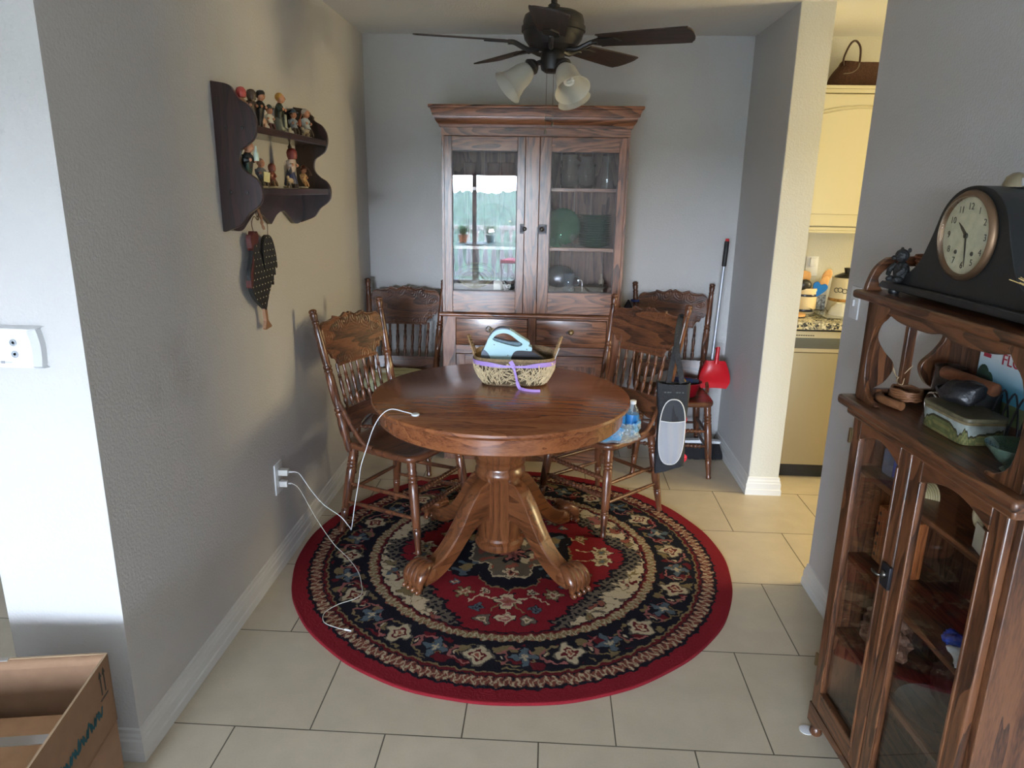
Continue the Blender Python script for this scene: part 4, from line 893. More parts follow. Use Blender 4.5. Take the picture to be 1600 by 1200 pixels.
for k in range(3): b.tube([bas(i/48, .97+.02*k)*1.0 for i in range(48)], .004, 6, True)
for k in range(2): b.tube([bas(i/48, .0+.02*k) for i in range(48)], .0035, 6, True)
b.prism([(bas(i/40, 0).x*.99, bas(i/40, 0).y*.99) for i in range(40)], .001, .006, 'xy')
# tall plaited back edge, as wide as the hollow rim
b.out('rim', dtwig, t, 60)
b = B(); random.seed(2)
for k in range(7): b.tube([Vector((bas(i/60, 1).x, bas(i/60, 1).y, .108+k*.0028+ (.016*max(0, math.sin(i/60*2*PI))*k/6))) for i in range(60)], .0019, 5, True)
b.out('plaited_band', mat('plait', srgb(140, 116, 84), .7, noise=.3, nscale=120), t, 60)
for s in (-1, 1):
    b = B()
    for k in range(3):
        o = (k-1)*.005
        b.tube(smoothpath([(s*.170, -.030+o, .108), (s*.184, -.026+o, .15), (s*.200, -.012+o, .190), (s*.204, 0+o*.4, .205), (s*.200, .012+o, .190), (s*.184, .026+o, .15), (s*.170, .030+o, .108)], 6), .0044, 6)
    for i in range(16):
        f = i/15; y = -.030+.06*f; z = .11+.09*math.sin(f*PI); b.tube([(s*(.172+.03*math.sin(f*PI))-.008, y-.003, z), (s*(.172+.03*math.sin(f*PI))+.008, y+.003, z+.004)], .0028, 5)
    b.out('handle', mat('basket_handle', srgb(150, 118, 80), .7, noise=.3, nscale=80), t, 60)
lil = mat('lilac_ribbon', srgb(168, 138, 206), .4); 
b = B(); N_ = 72; R = []
for i in range(N_):
    u = i/N_; p = bas(u, 1); n_ = Vector((p.x/.03, p.y/.014, 0)).normalized(); sag = -.010*math.sin(2*PI*u)*0; zc = .104 - (.008*math.exp(-((u-.75)/.05)**2))
    hw = .0095*(1-.55*math.exp(-((u-.75)/.03)**2))
    R.append([b.v(Vector((p.x, p.y, zc+d))+n_*o2) for d, o2 in ((-hw, .0055), (hw, .0055), (hw, .0065), (-hw, .0065))])
for i in range(N_):
    A, D = R[i], R[(i+1) % N_]
    for k in range(4): b.bm.faces.new((A[k], A[(k+1) % 4], D[(k+1) % 4], D[k]))
fy = bas(.75, 1).y-.008
b.ell((.0, fy-.002, .096), (.010, .007, .008), 10, 6)
b.ribbon(smoothpath([(-.014, fy-.002, .121), (-.008, fy-.004, .112), (.0, fy-.006, .097), (.006, fy-.008, .075), (.012, fy-.007, .05), (.018, fy-.006, .024), (.028, fy-.010, .006), (.05, fy-.030, .0015), (.085, fy-.042, .0012), (.115, fy-.040, .0012)], 5), [.018]*12+[.010]*12+[.014]*8+[.019]*14, .0008, (0, -1, .45))
b.out('ribbon', lil, t, 60)
# hand steamer --------------------------------------------------------------
t = thing('handheld_vacuum', 'pale aqua and grey handheld vacuum lying in the twig basket', 'appliance', (.505, 1.30, TH+.085), .06)
aq = mat('aqua_plastic', srgb(176, 214, 224), .3, coat=.2); gp = mat('slate_plastic', srgb(92, 104, 122), .4); dg_ = mat('teal_dark_plastic', srgb(52, 84, 96), .35)
outer = sp2([(-.115, .010), (-.112, .045), (-.096, .085), (-.080, .120), (-.055, .146), (-.025, .154), (.010, .148), (.045, .126), (.090, .098), (.094, .090), (.090, .080), (.104, .074), (.104, .062), (.098, .058), (.055, .060), (.030, .055), (.015, .030), (.010, .005), (-.05, .0), (-.10, .0)], 4)
inner = sp2([(-.068, .110), (-.050, .128), (-.020, .136), (.010, .128), (.045, .102), (.062, .090), (.055, .080), (.03, .078), (-.02, .090), (-.060, .102)], 4)
# body with a through handle hole: bridge outline and hole into upper and lower strips
def ring_prism(b, out, hole, d0, d1, bev):
    # connect each hole vertex region by splitting at extreme x
    iL = min(range(len(hole)), key=lambda i: hole[i][0]); iR = max(range(len(hole)), key=lambda i: hole[i][0])
    oL = min(range(len(out)), key=lambda i: (out[i][0]-hole[iL][0])**2+(out[i][1]-hole[iL][1])**2); oR = min(range(len(out)), key=lambda i: (out[i][0]-hole[iR][0])**2+(out[i][1]-hole[iR][1])**2)
    def walk(L, a, c):
        r = [L[a]]; i = a
        while i != c: i = (i+1) % len(L); r.append(L[i])
        return r
    up_o = walk(out, oL, oR); up_h = walk(hole, iL, iR); b.prism(up_o+up_h[::-1], d0, d1, 'xz')
    lo_o = walk(out, oR, oL); lo_h = walk(hole, iR, iL); b.prism(lo_o+lo_h[::-1], d0, d1, 'xz')
b = B(); ring_prism(b, outer, inner, -.026, .026, .003); b.out('housing', aq, t, 40, bev=.004)
B().prism(sp2([(-.070, .104), (-.02, .092), (.03, .081), (.052, .080), (.055, .087), (.05, .094), (.0, .098), (-.05, .110), (-.066, .112)], 3), -.016, .016, 'xz').out('grip_insert', dg_, t, 40)
B().prism(sp2([(-.094, .088), (-.080, .122), (-.055, .150), (-.025, .159), (.006, .153), (0, .149), (-.028, .1545), (-.056, .143), (-.078, .115), (-.090, .085)], 3), -.022, .022, 'xz').out('top_strip', gp, t, 40)
B().prism(sp2([(-.118, .008), (-.116, .045), (-.106, .062), (-.09, .05), (-.078, .03), (-.074, .0)], 4), -.027, .027, 'xz').out('rear_cover', gp, t, 40)
B().prism(sp2([(.008, -.005), (.014, .03), (.030, .056), (.055, .060), (.10, .058), (.14, .035), (.165, .015), (.165, -.005)], 4), -.024, .024, 'xz').out('nozzle', mat('smoke_plastic', srgb(72, 70, 74), .25), t, 40)
b = B()
for q in ((-.085, .13), ): b.tube([Vector((q[0]+.012*math.cos(i/12*2*PI), -.002, q[1]+.018+.012*math.sin(i/12*2*PI))) for i in range(12)], .003, 6, True)
b.out('hanging_ring', chrome, t)
b = B()
for q in ((-.060, .085), (.0, .038), (-.05, .018), (.082, .066), (-.098, .02), (-.094, .03), (-.088, .015), (-.10, .04), (-.09, .04)): b.lathe([(.0028, 0), (.002, .0008), (0, .001)], 8, (q[0], -.0262, q[1]), (0, -1, 0))
b.out('screws', mat('screw_dark', (.15, .16, .17), .4), t)
t = thing('plastic_card', 'white plastic card standing inside the right end of the twig basket', 'card', (.690, 1.28, TH+.06), rot=(0, .35, .1))
B().box(-.0012, .0012, -.022, .022, 0, .11, .001).out('card', wp, t)
# ================================================================ inside the china cabinet
def at(x, y, z): return (x, y, z)
def clear(name, tint, op): return glass(name, tint, 1.5, op)
amber = clear('amber_glass', (.62, .42, .34), .10); smoke = clear('smoky_glass', (.50, .44, .40), .12); green = clear('green_glass', (.16, .52, .30), .22); dgreen = clear('deep_green_glass', (.05, .30, .16), .35); cgl = clear('clear_glass', (.93, .95, .95), .04)
Z1, Z2, Z3 = 1.587, 1.265, 1.011
for x, lab in ((.215, 'amber cut glass tumbler, leftmost on the top cabinet shelf'), (.345, 'amber cut glass tumbler, second on the top cabinet shelf'), (.425, 'amber cut glass tumbler, nearest the left door edge')):
    t = thing('glass_tumbler', lab, 'glass', (x, 2.42, Z1), group='amber tumblers behind the left cabinet door')
    B().lathe([(0, 0), (.028, 0), (.032, .02), (.036, .13), (.034, .13), (.030, .02), (0, .012)], 12).out('tumbler', amber, t, 20)
for i, (x, lab, r, h, prof) in enumerate(((.775, 'textured smoky glass pitcher, leftmost behind the right cabinet door', .05, .18, 0), (.870, 'dark textured glass vase in the middle of the top cabinet shelf', .048, .17, 0), (.985, 'narrow clear glass vase with flared lip, right of the top shelf', .034, .175, 1))):
    t = thing('glass_vase', lab, 'vase', (x, 2.43, Z1), group='glassware on the top right cabinet shelf')
    pr = [(0, 0), (r*.7, 0), (r*.95, .02), (r, .07), (r*.85, .13), (r*.75, h-.02), (r*.9, h), (r*.84, h), (r*.7, h-.02), (r*.8, .13), (r*.94, .07), (r*.9, .024), (0, .01)] if not prof else [(0, 0), (r, 0), (r, .01), (r*.8, .03), (r, .05), (r*.7, .08), (r*.5, .1), (r*.6, .14), (r, h), (r*.9, h), (r*.5, .14), (r*.4, .1), (0, .08)]
    b = B().lathe(pr, 24)
    if not prof:
        random.seed(i)
        for k in range(60): a = random.uniform(0, 6.28); z = random.uniform(.02, h-.03); b.ell((r*.93*math.cos(a), r*.93*math.sin(a), z), (.006, .006, .008), 6, 4)
    b.out('vase', smoke if not prof else cgl, t, 60)
    if i == 0: B().tube(smoothpath([(r*.8, 0, .14), (r+.028, 0, .135), (r+.03, 0, .08), (r*.95, 0, .05)], 5), .004, 6).out('handle', smoke, t)
t = thing('serving_platter', 'green glass scalloped platter leaning on the middle right cabinet shelf', 'platter', (.745, 2.50, Z2), rot=(F(-14), 0, 0))
b = B()
def plate(b, r, th=.006, axis=(0, -1, 0), c=(0, 0, 0), rim=.7, deep=.018, seg=40, scal=0):
    b.lathe([(0, deep), (r*rim*.9, deep), (r*rim, deep-.003), (r*.96, .003), (r, 0), (r, .003), (r*.95, .007), (r*rim, deep+.004), (0, deep+.005)][::-1], seg, c, axis); return b
plate(b, .105, c=(0, 0, .108)); 
for k in range(28): a = k*2*PI/28; b.ell((.1*math.cos(a), -.001, .108+.1*math.sin(a)), (.010, .004, .010), 6, 4)
b.out('platter', green, t, 60)
for k in range(14):
    t = tag(B().lathe([(0, 0), (.055, 0), (.060, .003), (.092, .010), (.095, .012), (.092, .013), (.058, .006), (0, .004)], 32).out('plate', dgreen, None, 60), ('topmost' if k == 13 else 'lowest' if k == 0 else 'middle')+' deep green glass plate in the stack behind the right cabinet door', 'plate', 'stacked green glass plates')
    t.location = (.925, 2.41, Z2+k*.0128)
t = thing('glass_candlestick', 'small green glass candlestick in front of the green platter', 'candlestick', (.715, 2.36, Z2)); B().lathe([(0, 0), (.024, 0), (.02, .008), (.006, .02), (.005, .045), (.010, .055), (.013, .075), (.009, .078), (0, .06)], 16).out('candlestick', green, t, 60)
t = thing('butter_dish', 'pale green rectangular glass dish left of the candlestick', 'dish', (.665, 2.40, Z2)); B().box(-.045, .045, -.03, .03, 0, .012, .003).box(-.038, .038, -.024, .024, .012, .048, .006).out('dish', green, t)
t = thing('glass_goblet', 'short clear glass goblet between the platter and the green plates', 'glass', (.800, 2.35, Z2)); B().lathe([(0, 0), (.022, 0), (.02, .003), (.004, .01), (.004, .03), (.016, .04), (.02, .07), (.018, .07), (.014, .042), (0, .034)], 16).out('goblet', cgl, t, 60)
t = thing('display_plate', 'large clear glass plate standing on the middle shelf behind the left door', 'plate', (.33, 2.54, Z2), rot=(F(-10), 0, 0)); plate(B(), .115, c=(0, 0, .117)).out('plate', cgl, t, 60)
gold = mat('gold_green_rim', srgb(150, 140, 84), .3, metal=.3)
for k, (dy, r, lab) in enumerate(((0.05, .118, 'largest of three nested oval platters behind the left cabinet door'), (.02, .100, 'middle one of three nested oval platters behind the left door'), (-.01, .084, 'smallest front platter of three nested behind the left door'))):
    t = thing('oval_platter', lab, 'platter', (.235, 2.45+dy, Z3), rot=(F(-22), 0, 0), group='nested platters at the cabinet bottom')
    o = plate(B(), r, c=(0, 0, 0)).out('platter', mat('olive_china', srgb(96, 88, 60), .3), t, 60); o.scale = (1, 1, .60); o.location = (0, 0, r*.60)
    b = B().tube([(r*.99*math.cos(i/40*2*PI), -.003, r*.60+r*.60*.99*math.sin(i/40*2*PI)) for i in range(40)], .003, 6, True); b.out('gilded_rim', gold, t, 60)
t = thing('paper_tag', 'cream paper tag standing beside the nested platters', 'tag', (.385, 2.36, Z3)); B().prism([(-.03, 0), (.03, 0), (.022, .045), (.0, .062), (-.028, .05)], 0, .001, 'xz').out('tag', mat('cream_paper', (.62, .60, .52), .8), t, 0)
t = thing('black_figurine', 'small black two-pointed ornament by the left door stile', 'ornament', (.455, 2.37, Z3)); B().ell((0, 0, .018), (.028, .016, .018), 12, 7).lathe([(.010, .0), (.007, .03), (0, .05)], 10, (-.018, 0, .015), (-.5, 0, 1)).lathe([(.010, .0), (.008, .03), (0, .055)], 10, (.016, 0, .015), (.4, 0, 1)).out('ornament', mat('black_glaze', (.02, .02, .022), .25), t, 60)
t = thing('oval_tray', 'dark pewter oval tray leaning at the bottom right of the cabinet', 'tray', (.735, 2.52, Z3), rot=(F(-12), 0, 0)); o = plate(B(), .09, c=(0, 0, 0)).out('tray', mat('pewter', (.12, .12, .13), .3, metal=.7), t, 60); o.scale = (1, 1, .72); o.location = (0, 0, .066)
t = thing('glass_mug', 'tall glass measuring mug on the bottom right cabinet shelf', 'mug', (.79, 2.37, Z3)); B().lathe([(0, 0), (.036, 0), (.038, .012), (.030, .022), (.032, .095), (.035, .102), (.032, .102), (.028, .03), (0, .014)], 24).out('body', clear('blue_grey_glass', (.62, .70, .78), .10), t, 60); B().tube(smoothpath([(.031, 0, .085), (.055, 0, .08), (.056, 0, .045), (.031, 0, .03)], 5), .004, 6).out('handle', clear('blue_grey_glass', (.62, .70, .78), .10), t)
t = thing('chrome_hook', 'small chrome cane-shaped stirrer hook beside the glass mug', 'hook', (.858, 2.35, Z3)); B().tube(smoothpath([(.008, 0, .002), (.008, 0, .05), (.003, 0, .066), (-.010, 0, .070), (-.02, 0, .064)], 5), .004, 8).out('hook', chrome, t, 60)
t = thing('relish_dish', 'dark ribbed glass relish dish on the bottom right cabinet shelf', 'dish', (.935, 2.38, Z3)); b = B().lathe([(0, 0), (.04, 0), (.045, .008), (.075, .026), (.08, .034), (.076, .034), (.04, .012), (0, .008)], 28)
for k in range(20): a = k*2*PI/20; b.ell((.078*math.cos(a), .078*math.sin(a), .033), (.008, .008, .005), 6, 4)
b.out('dish', smoke, t, 60)
t = thing('small_bottle', 'small pale bottle behind the relish dish in the cabinet', 'bottle', (.985, 2.50, Z3)); B().lathe([(0, 0), (.016, 0), (.018, .01), (.017, .05), (.007, .068), (.007, .088), (0, .09)], 16).out('bottle', mat('pale_bottle', srgb(150, 134, 116), .3), t, 60)
# ================================================================ things on the chairs
# cushion on the rear left chair
t = thing('seat_cushion', 'plump pale cream cushion with dark piping on the rear left chair seat', 'cushion', (-.185, 2.185, .4465))
def cush(u, v):
    a = u*2*PI; c, s_ = math.cos(a), math.sin(a); q = 3; th = v*PI; R_ = math.sin(th)**.45
    return (math.copysign(abs(c)**(2/q), c)*.182*R_, math.copysign(abs(s_)**(2/q), s_)*.165*R_, .053+.050*math.copysign(abs(math.cos(th))**.7, math.cos(th))*(.85+.15*R_))
B().grid(cush, 60, 16, True).out('cushion', mat('cream_cloth', srgb(176, 178, 146), .85, bump=.3, bscale=60), t, 60)
b = B()
for y in (-.05, .05): b.tube(smoothpath([(-.13, y, .0955), (-.05, y-.008, .0965), (.05, y+.004, .0965), (.13, y+.012, .0955)], 6), .0022, 6)
b.out('piping', mat('dark_piping', (.03, .035, .03), .7), t)
t = thing('folded_cloth', 'small white folded cloth lying at the left of the pale cushion', 'cloth', (-.262, 2.20, .542), .3); B().grid(lambda u, v: (math.cos(u*2*PI)*.05*math.sin(v*PI)**.5, math.sin(u*2*PI)*.028*math.sin(v*PI)**.5, .010+.010*math.cos(v*PI)), 24, 8, True).out('cloth', mat('white_cloth', (.62, .62, .56), .8), t, 60)
# bottled water on the right chair
SX, SY, SZ = 1.025, 1.475, .4575
water = glass('bottle_plastic', (.86, .94, .97), 1.35, .06); lab_ = mat('blue_bottle_label', srgb(40, 110, 170), .35); capm = mat('white_cap', (.75, .78, .8), .4)
def bottle(x, y, label, rot=None, z=SZ):
    t = thing('water_bottle', label, 'bottle', (x, y, z), group='plastic water bottles on the right chair', rot=rot)
    B().lathe([(0, .004), (.022, 0), (.029, .006), (.030, .03), (.0285, .045), (.030, .06), (.0285, .075), (.030, .09), (.030, .115), (.026, .135), (.014, .155), (.0125, .162), (.0125, .172), (0, .172)], 24).out('bottle', water, t, 60)
    b = B().lathe([(.0306, .062), (.0309, .064), (.0309, .108), (.0306, .110)], 24); b.out('wrapper', lab_, t, 60)
    B().lathe([(.0145, .158), (.0148, .160), (.0148, .174), (0, .175)], 20).out('cap', capm, t, 40)
    return t
bottle(SX+.062, SY-.01, 'standing water bottle nearest the outer edge of the right chair seat')
bottle(SX+.03, SY+.052, 'standing water bottle behind the others, by the chair spindles')
bottle(SX-.002, SY-.035, 'standing water bottle in the front middle of the right chair seat')
bottle(SX-.036, SY+.028, 'standing water bottle at the table side of the right chair seat')
t = thing('plastic_wrap', 'crumpled blue and clear shrink wrap around the water bottles', 'plastic wrap', (SX, SY-.02, SZ))
film = glass('clear_film', (.80, .90, .96), 1.5, .22, .08); bluef = glass('blue_printed_film', (.20, .50, .80), 1.5, .55, .1)
random.seed(9); ph = [random.uniform(0, 6) for _ in range(8)]
def wrap(r0, z0, z1, lean, u0=0, u1=1):
    def fn(u, v):
        a = (u0+(u1-u0)*u)*2*PI; cr = .006*math.sin(a*7+ph[0]+v*9)+.004*math.sin(a*13+ph[1]-v*14)+.003*math.sin(a*23+v*31)
        r = r0+cr+lean*(1-v)**2; zz = z0+(z1-z0)*v+.008*math.sin(a*3+ph[2])*v+.004*math.sin(a*11)
        return (math.cos(a)*r*1.05-.03*(1-v)**2, math.sin(a)*r*.92, max(.0015, zz))
    return fn
B().grid(wrap(.088, .001, .085, .035), 140, 22, True).out('film', film, t, 60)
B().grid(wrap(.0905, .012, .062, .030, .60, .78), 50, 14).grid(wrap(.0905, .03, .095, .022, .86, .97), 30, 12).out('printed_film', bluef, t, 60)
# black tote with mesh pocket
black = mat('black_nylon', (.014, .015, .018), .75, bump=.4, bscale=120)
t = thing('tote_bag', 'black tote bag with white-edged mesh pocket hanging from the right chair back', 'bag', (1.288, 1.565, .26))
def tote(u, v):
    a = u*2*PI; q = 4.5; c, s_ = math.cos(a), math.sin(a); z = v*.44
    w = .066+.010*v+.004*math.sin(v*7+1); d = .020+.012*v*(1-v)*3+.006
    x = math.copysign(abs(c)**(2/q), c)*w; y = math.copysign(abs(s_)**(2/q), s_)*d
    return (x+.010*(1-v)-.004, y+.0025*math.sin(x*90+v*6), z+(.025*(x/.07) if v < .1 else 0)*(1-v*10)*1.0 + (.006*math.cos(a*2) if v > .95 else 0))
b = B().grid(tote, 64, 26, True); b.prism([(tote(i/30, 0)[0], tote(i/30, 0)[1]) for i in range(30)], .022, .025, 'xy'); b.out('bag_body', black, t, 60)
msh = bpy.data.materials.new('mesh_net'); msh.use_nodes = True; n = msh.node_tree.nodes; l = msh.node_tree.links; p = n['Principled BSDF']; p.inputs['Base Color'].default_value = (.55, .56, .60, 1); p.inputs['Roughness'].default_value = .7
tp = n.new('ShaderNodeBsdfTransparent'); mx = n.new('ShaderNodeMixShader'); mx.inputs[0].default_value = .42; l.new(p.outputs[0], mx.inputs[2]); l.new(tp.outputs[0], mx.inputs[1]); mx.inputs[0].default_value = .62; l.new(mx.outputs[0], n['Material Output'].inputs[0])
whp = mat('white_piping', (.66, .66, .66), .6)
def ov(f, r=1.0): a = f*2*PI; q = 2.6; return (.0+math.copysign(abs(math.cos(a))**(2/q), math.cos(a))*.061*r, .198+math.copysign(abs(math.sin(a))**(2/q), math.sin(a))*.165*r)
b = B().tube([(ov(i/60)[0], -.036, ov(i/60)[1]) for i in range(60)], .0028, 6, True); b.tube([(-.060, -.038, .255), (-.03, -.041, .252), (0, -.042, .250), (.03, -.041, .253), (.060, -.038, .257)], .0022, 6); b.out('pocket_piping', whp, t, 60)
def net(u, v):
    z = .036+v*.216; hw = .061*max(.02, (1-abs((z-.198)/.165)**2.6))**(1/2.6); x = (u*2-1)*hw
    return (x, -.037-.006*math.sin(v*PI)*(1-(u*2-1)**2)-.0016*math.sin(u*16+v*3), z)
B().grid(net, 36, 30).out('mesh_pocket', msh, t, 60)
B().grid(lambda u, v: (ov(.0+.5*u)[0]*(1), -.035, .255+(ov(.5*u)[1]-.255)*v), 30, 4).out('pocket_panel', mat('black_coated_cloth', (.022, .024, .03), .45), t, 60)
b = B().ribbon(smoothpath([(-.030, -.020, .44), (-.024, -.018, .50), (-.012, -.002, .57), (.006, .03, .64), (.022, .07, .70), (.034, .094, .738), (.04, .115, .722)], 5), .024, .002, (0, -1, .2))
b.ribbon(smoothpath([(.034, -.020, .44), (.020, -.012, .50), (.002, -.010, .58), (.0, .02, .65), (.012, .06, .71), (.024, .092, .742), (.034, .118, .724)], 5), .026, .002, (0, -1, .2)); b.out('shoulder_strap', black, t, 60)
b = B()
for k, w in enumerate((.010, .012, .006, 0, .011, .007, .009)):
    if w: b.box(-.050+k*.014, -.050+k*.014+w, -.0352, -.0340, .394, .401)
b.out('printed_marks', mat('grey_print_tote', (.07, .075, .08), .6), t, 0)
redm = mat('coral_red_cloth', srgb(200, 36, 52), .6)
t = thing('red_ribbon', 'coral red ribbon hanging out behind the black tote bag', 'ribbon', (1.352, 1.60, .32))
B().ribbon(smoothpath([(.0, .006, .20), (.012, -.002, .185), (.004, .004, .15), (.010, .002, .11), (.0, .0, .06), (-.008, -.044, .02), (.010, -.050, .0), (-.02, -.048, -.028), (-.042, -.046, -.030)], 6), [.014]*24+[.03]*24+[.018]*8, .0012, (.3, -1, 0)).out('ribbon', redm, t, 60)
# red bowl on the rear right chair
t = thing('red_bowl', 'red plastic bowl of rolled cloths on the rear right chair seat', 'bowl', (1.475, 2.235, .4465))
B().lathe([(0, 0), (.055, 0), (.062, .004), (.086, .078), (.092, .082), (.092, .086), (.084, .084), (.060, .008), (0, .006)], 40).out('bowl', mat('red_plastic', srgb(150, 16, 34), .35), t, 60)
def rolled(nm, lab, cat, x, y, z, L, r, rz, m, tilt=.1):
    o = thing(nm, lab, cat, (x, y, z), rot=(0, tilt, rz)); B().tube([(-L/2, 0, 0), (-L/4, .003, .002), (L/4, -.002, 0), (L/2, 0, 0)], [r*.95, r, r, r*.9], 12).out('roll', m, o, 60); return o
rolled('rolled_cloth', 'navy rolled cloth in the red bowl', 'cloth', 1.455, 2.235, .530, .11, .022, .25, mat('navy_cloth', srgb(28, 44, 96), .8))
rolled('rolled_cloth', 'dark slate cloth at the right of the red bowl', 'cloth', 1.510, 2.25, .528, .08, .016, .1, mat('slate_cloth', srgb(44, 56, 74), .8))
t = thing('yellow_sponge', 'small yellow wedge lying on the cloths in the red bowl', 'sponge', (1.452, 2.19, .532)); B().prism([(-.022, 0), (.02, 0), (.012, .022), (-.002, .026)], -.012, .012, 'xz').out('sponge', mat('yellow_foam', srgb(196, 152, 76), .8, noise=.15), t, bev=.002)
t = thing('blue_lanyard', 'blue band with a dark cloth pouch tied round the rear right chair post', 'lanyard', (1.200, 2.60, .90))
B().tube([(.003+.021*math.cos(i/16*2*PI), -.008+.021*math.sin(i/16*2*PI), .035) for i in range(16)], .007, 6, True).out('band', mat('royal_blue_cloth', srgb(34, 62, 140), .7), t, 60)
B().grid(lambda u, v: (-.035+.034*math.cos(u*2*PI)*math.sin(v*PI*.85+.2)*(.5+v*.6), .020+.010*math.sin(u*2*PI)*math.sin(v*PI), .035-v*.11), 24, 10, True).out('pouch', mat('ink_cloth', srgb(26, 34, 56), .8), t, 60)
# broom and dustpan in the corner
t = thing('broom', 'broom with a grey metal pole, black grip and black bristles in the rear right corner', 'broom', (1.64, 2.42, 0))
pb = Vector((-.002, .0, .10)); pt = Vector((.058, .075, 1.32)); dr = (pt-pb)
B().tube([pb, pb+dr*.88], .0095, 14).out('pole', mat('grey_pole', (.42, .45, .50), .35, metal=.4), t)
B().tube([pb+dr*.87, pb+dr*.875, pb+dr*.985, pb+dr*.99], [.011, .0135, .0135, .011], 14).out('grip', mat('black_rubber', (.015, .015, .017), .6), t)
B().tube([pb+dr*.985, pb+dr*1.0], [.0125, .010], 14).out('grip_cap', mat('red_plastic_bright', srgb(190, 20, 30), .35), t)
B().prism([(-.155, .098), (.105, .098), (.112, .112), (.02, .118), (.012, .14), (-.012, .14), (-.02, .118), (-.16, .112)], -.022, .022, 'xz').out('head_cap', mat('white_broom_plastic', (.68, .70, .72), .4), t, bev=.002)
def bris(u, v):
    a = u*2*PI; q = 3.6; w = .128+.028*v; d = .020+.022*v; c, s_ = math.cos(a), math.sin(a)
    return (-.025+math.copysign(abs(c)**(2/q), c)*w+.008*v, math.copysign(abs(s_)**(2/q), s_)*d+.0016*math.sin(u*400), .098-v*.096+(.0025*math.sin(u*310) if v > .95 else 0))
b = B().grid(bris, 240, 8, True); b.prism([(bris(i/60, .97)[0], bris(i/60, .97)[1]) for i in range(60)], .004, .008, 'xy'); b.out('bristles', mat('black_bristles', (.010, .010, .012), .9, bump=.5, bscale=300), t, 60)
t = thing('dustpan', 'bright red dustpan clipped upside down on the broom pole', 'dustpan', (1.672, 2.405, .455)); rp = mat('red_dustpan_plastic', srgb(196, 18, 32), .35)
def pan(u, v):
    x = (u*2-1); w = .054+.038*math.sin(min(1, v*1.35)*PI/2)-.018*max(0, v-.8)/.2; z = .168*(1-v)-.004*x*x
    return (x*w*(1-.0*v), -.022-.020*(1-abs(x)**3)*math.sin(PI*min(1, v*1.1+.12)), z)
b = B(); fr_ = [[b.v(pan(i/24, j/18)) for j in range(19)] for i in range(25)]; bk_ = [[b.v(Vector(pan(i/24, j/18))+Vector((0, .030 if i in (0, 24) else .004, 0))) for j in range(19)] for i in range(25)]
f = b.bm.faces.new
for i in range(24):
    for j in range(18): f((fr_[i][j], fr_[i+1][j], fr_[i+1][j+1], fr_[i][j+1])); f((bk_[i][j], bk_[i][j+1], bk_[i+1][j+1], bk_[i+1][j]))
    f((fr_[i][0], bk_[i][0], bk_[i+1][0], fr_[i+1][0])); f((fr_[i][18], fr_[i+1][18], bk_[i+1][18], bk_[i][18]))
for j in range(18): f((fr_[0][j], fr_[0][j+1], bk_[0][j+1], bk_[0][j])); f((fr_[24][j], bk_[24][j], bk_[24][j+1], fr_[24][j+1]))
b.out('pan', rp, t, 50); B().tube([(.0, -.030, .150), (.002, -.026, .19), (.006, -.022, .25)], [.014, .012, .0105], 12).out('handle', rp, t, 60)
B().tube([(.006+.014*math.cos(i/12*2*PI), -.008+.014*math.sin(i/12*2*PI), .235) for i in range(12)], .003, 6, True).out('clip', rp, t, 60)
# ================================================================ kitchen
cab = mat('cream_cabinet_paint', srgb(196, 190, 164), .4); kst = mat('stainless_steel', srgb(168, 160, 138), .34, metal=.75)
t = thing('upper_cabinet', 'cream kitchen wall cabinet with arched raised panel above the counter', 'cabinet', (2.30, 2.38, 1.37))
B().box(-.352, .40, .022, .262, 0, .76).out('carcass', cab, t)
d = B().box(-.340, .39, 0, .020, .035, .722).out('door', cab, t, bev=.003)
arch = [(-.27+.0, .10), (.32, .10), (.32, .60)]+[(.32-.59*i/14, .60+.05*math.sin(i/14*PI)) for i in range(1, 14)]+[(-.27, .60)]
B().prism(arch, -.006, .0, 'xz').out('raised_panel', cab, d, 30, bev=.005)
b = B().tube([(x, -.002, z) for x, z in [(p_[0]*1.055-.0, p_[1]*1.02+.0) for p_ in arch]], .004, 6, True); b.out('panel_moulding', cab, d, 60)
B().box(-.352, .40, -.016, .02, -.001, .012).box(-.352, .40, -.008, .02, .012, .030).out('light_rail', cab, t, bev=.002)
B().box(-.352, .40, -.020, .262, .745, .762).box(-.352, .40, -.012, .02, .725, .745).out('top_moulding', cab, t, bev=.002)
t = thing('dishwasher', 'stainless dishwasher with dark control strip beneath the granite counter', 'dishwasher', (2.27, 2.12, 0))
B().box(-.30, .30, .02, .50, .095, .868).out('tub', mat('appliance_grey', (.2, .2, .2), .5), t)
B().box(-.298, .298, -.022, .02, .098, .745, .004).out('door', kst, t)
B().box(-.298, .298, -.024, .02, .748, .864, .003).out('control_frame', mat('steel_trim', srgb(186, 180, 160), .35, metal=.5), t)
B().box(-.28, .29, -.027, -.023, .770, .828, .001).out('control_strip', mat('control_grey', srgb(92, 96, 94), .25, metal=.3), t)
B().box(-.30, .30, .05, .07, .0, .095).out('toe_kick', mat('black_kick', (.012, .012, .012), .5), t)
b = B()
for k in range(9): b.box(-.268+k*.0125, -.268+k*.0125+.0095, -.0256, -.0244, .8385, .8435)
b.out('printed_marks', mat('black_print', (.03, .03, .03), .5), t, 0)
b = B().box(-.020, -.004, -.0225, -.0215, .222, .240); b.out('badge', mat('grey_badge', (.22, .20, .15), .4), t, 0)
gr = bpy.data.materials.new('granite'); gr.use_nodes = True; n = gr.node_tree.nodes; l = gr.node_tree.links; p = n['Principled BSDF']; tc = n.new('ShaderNodeTexCoord')
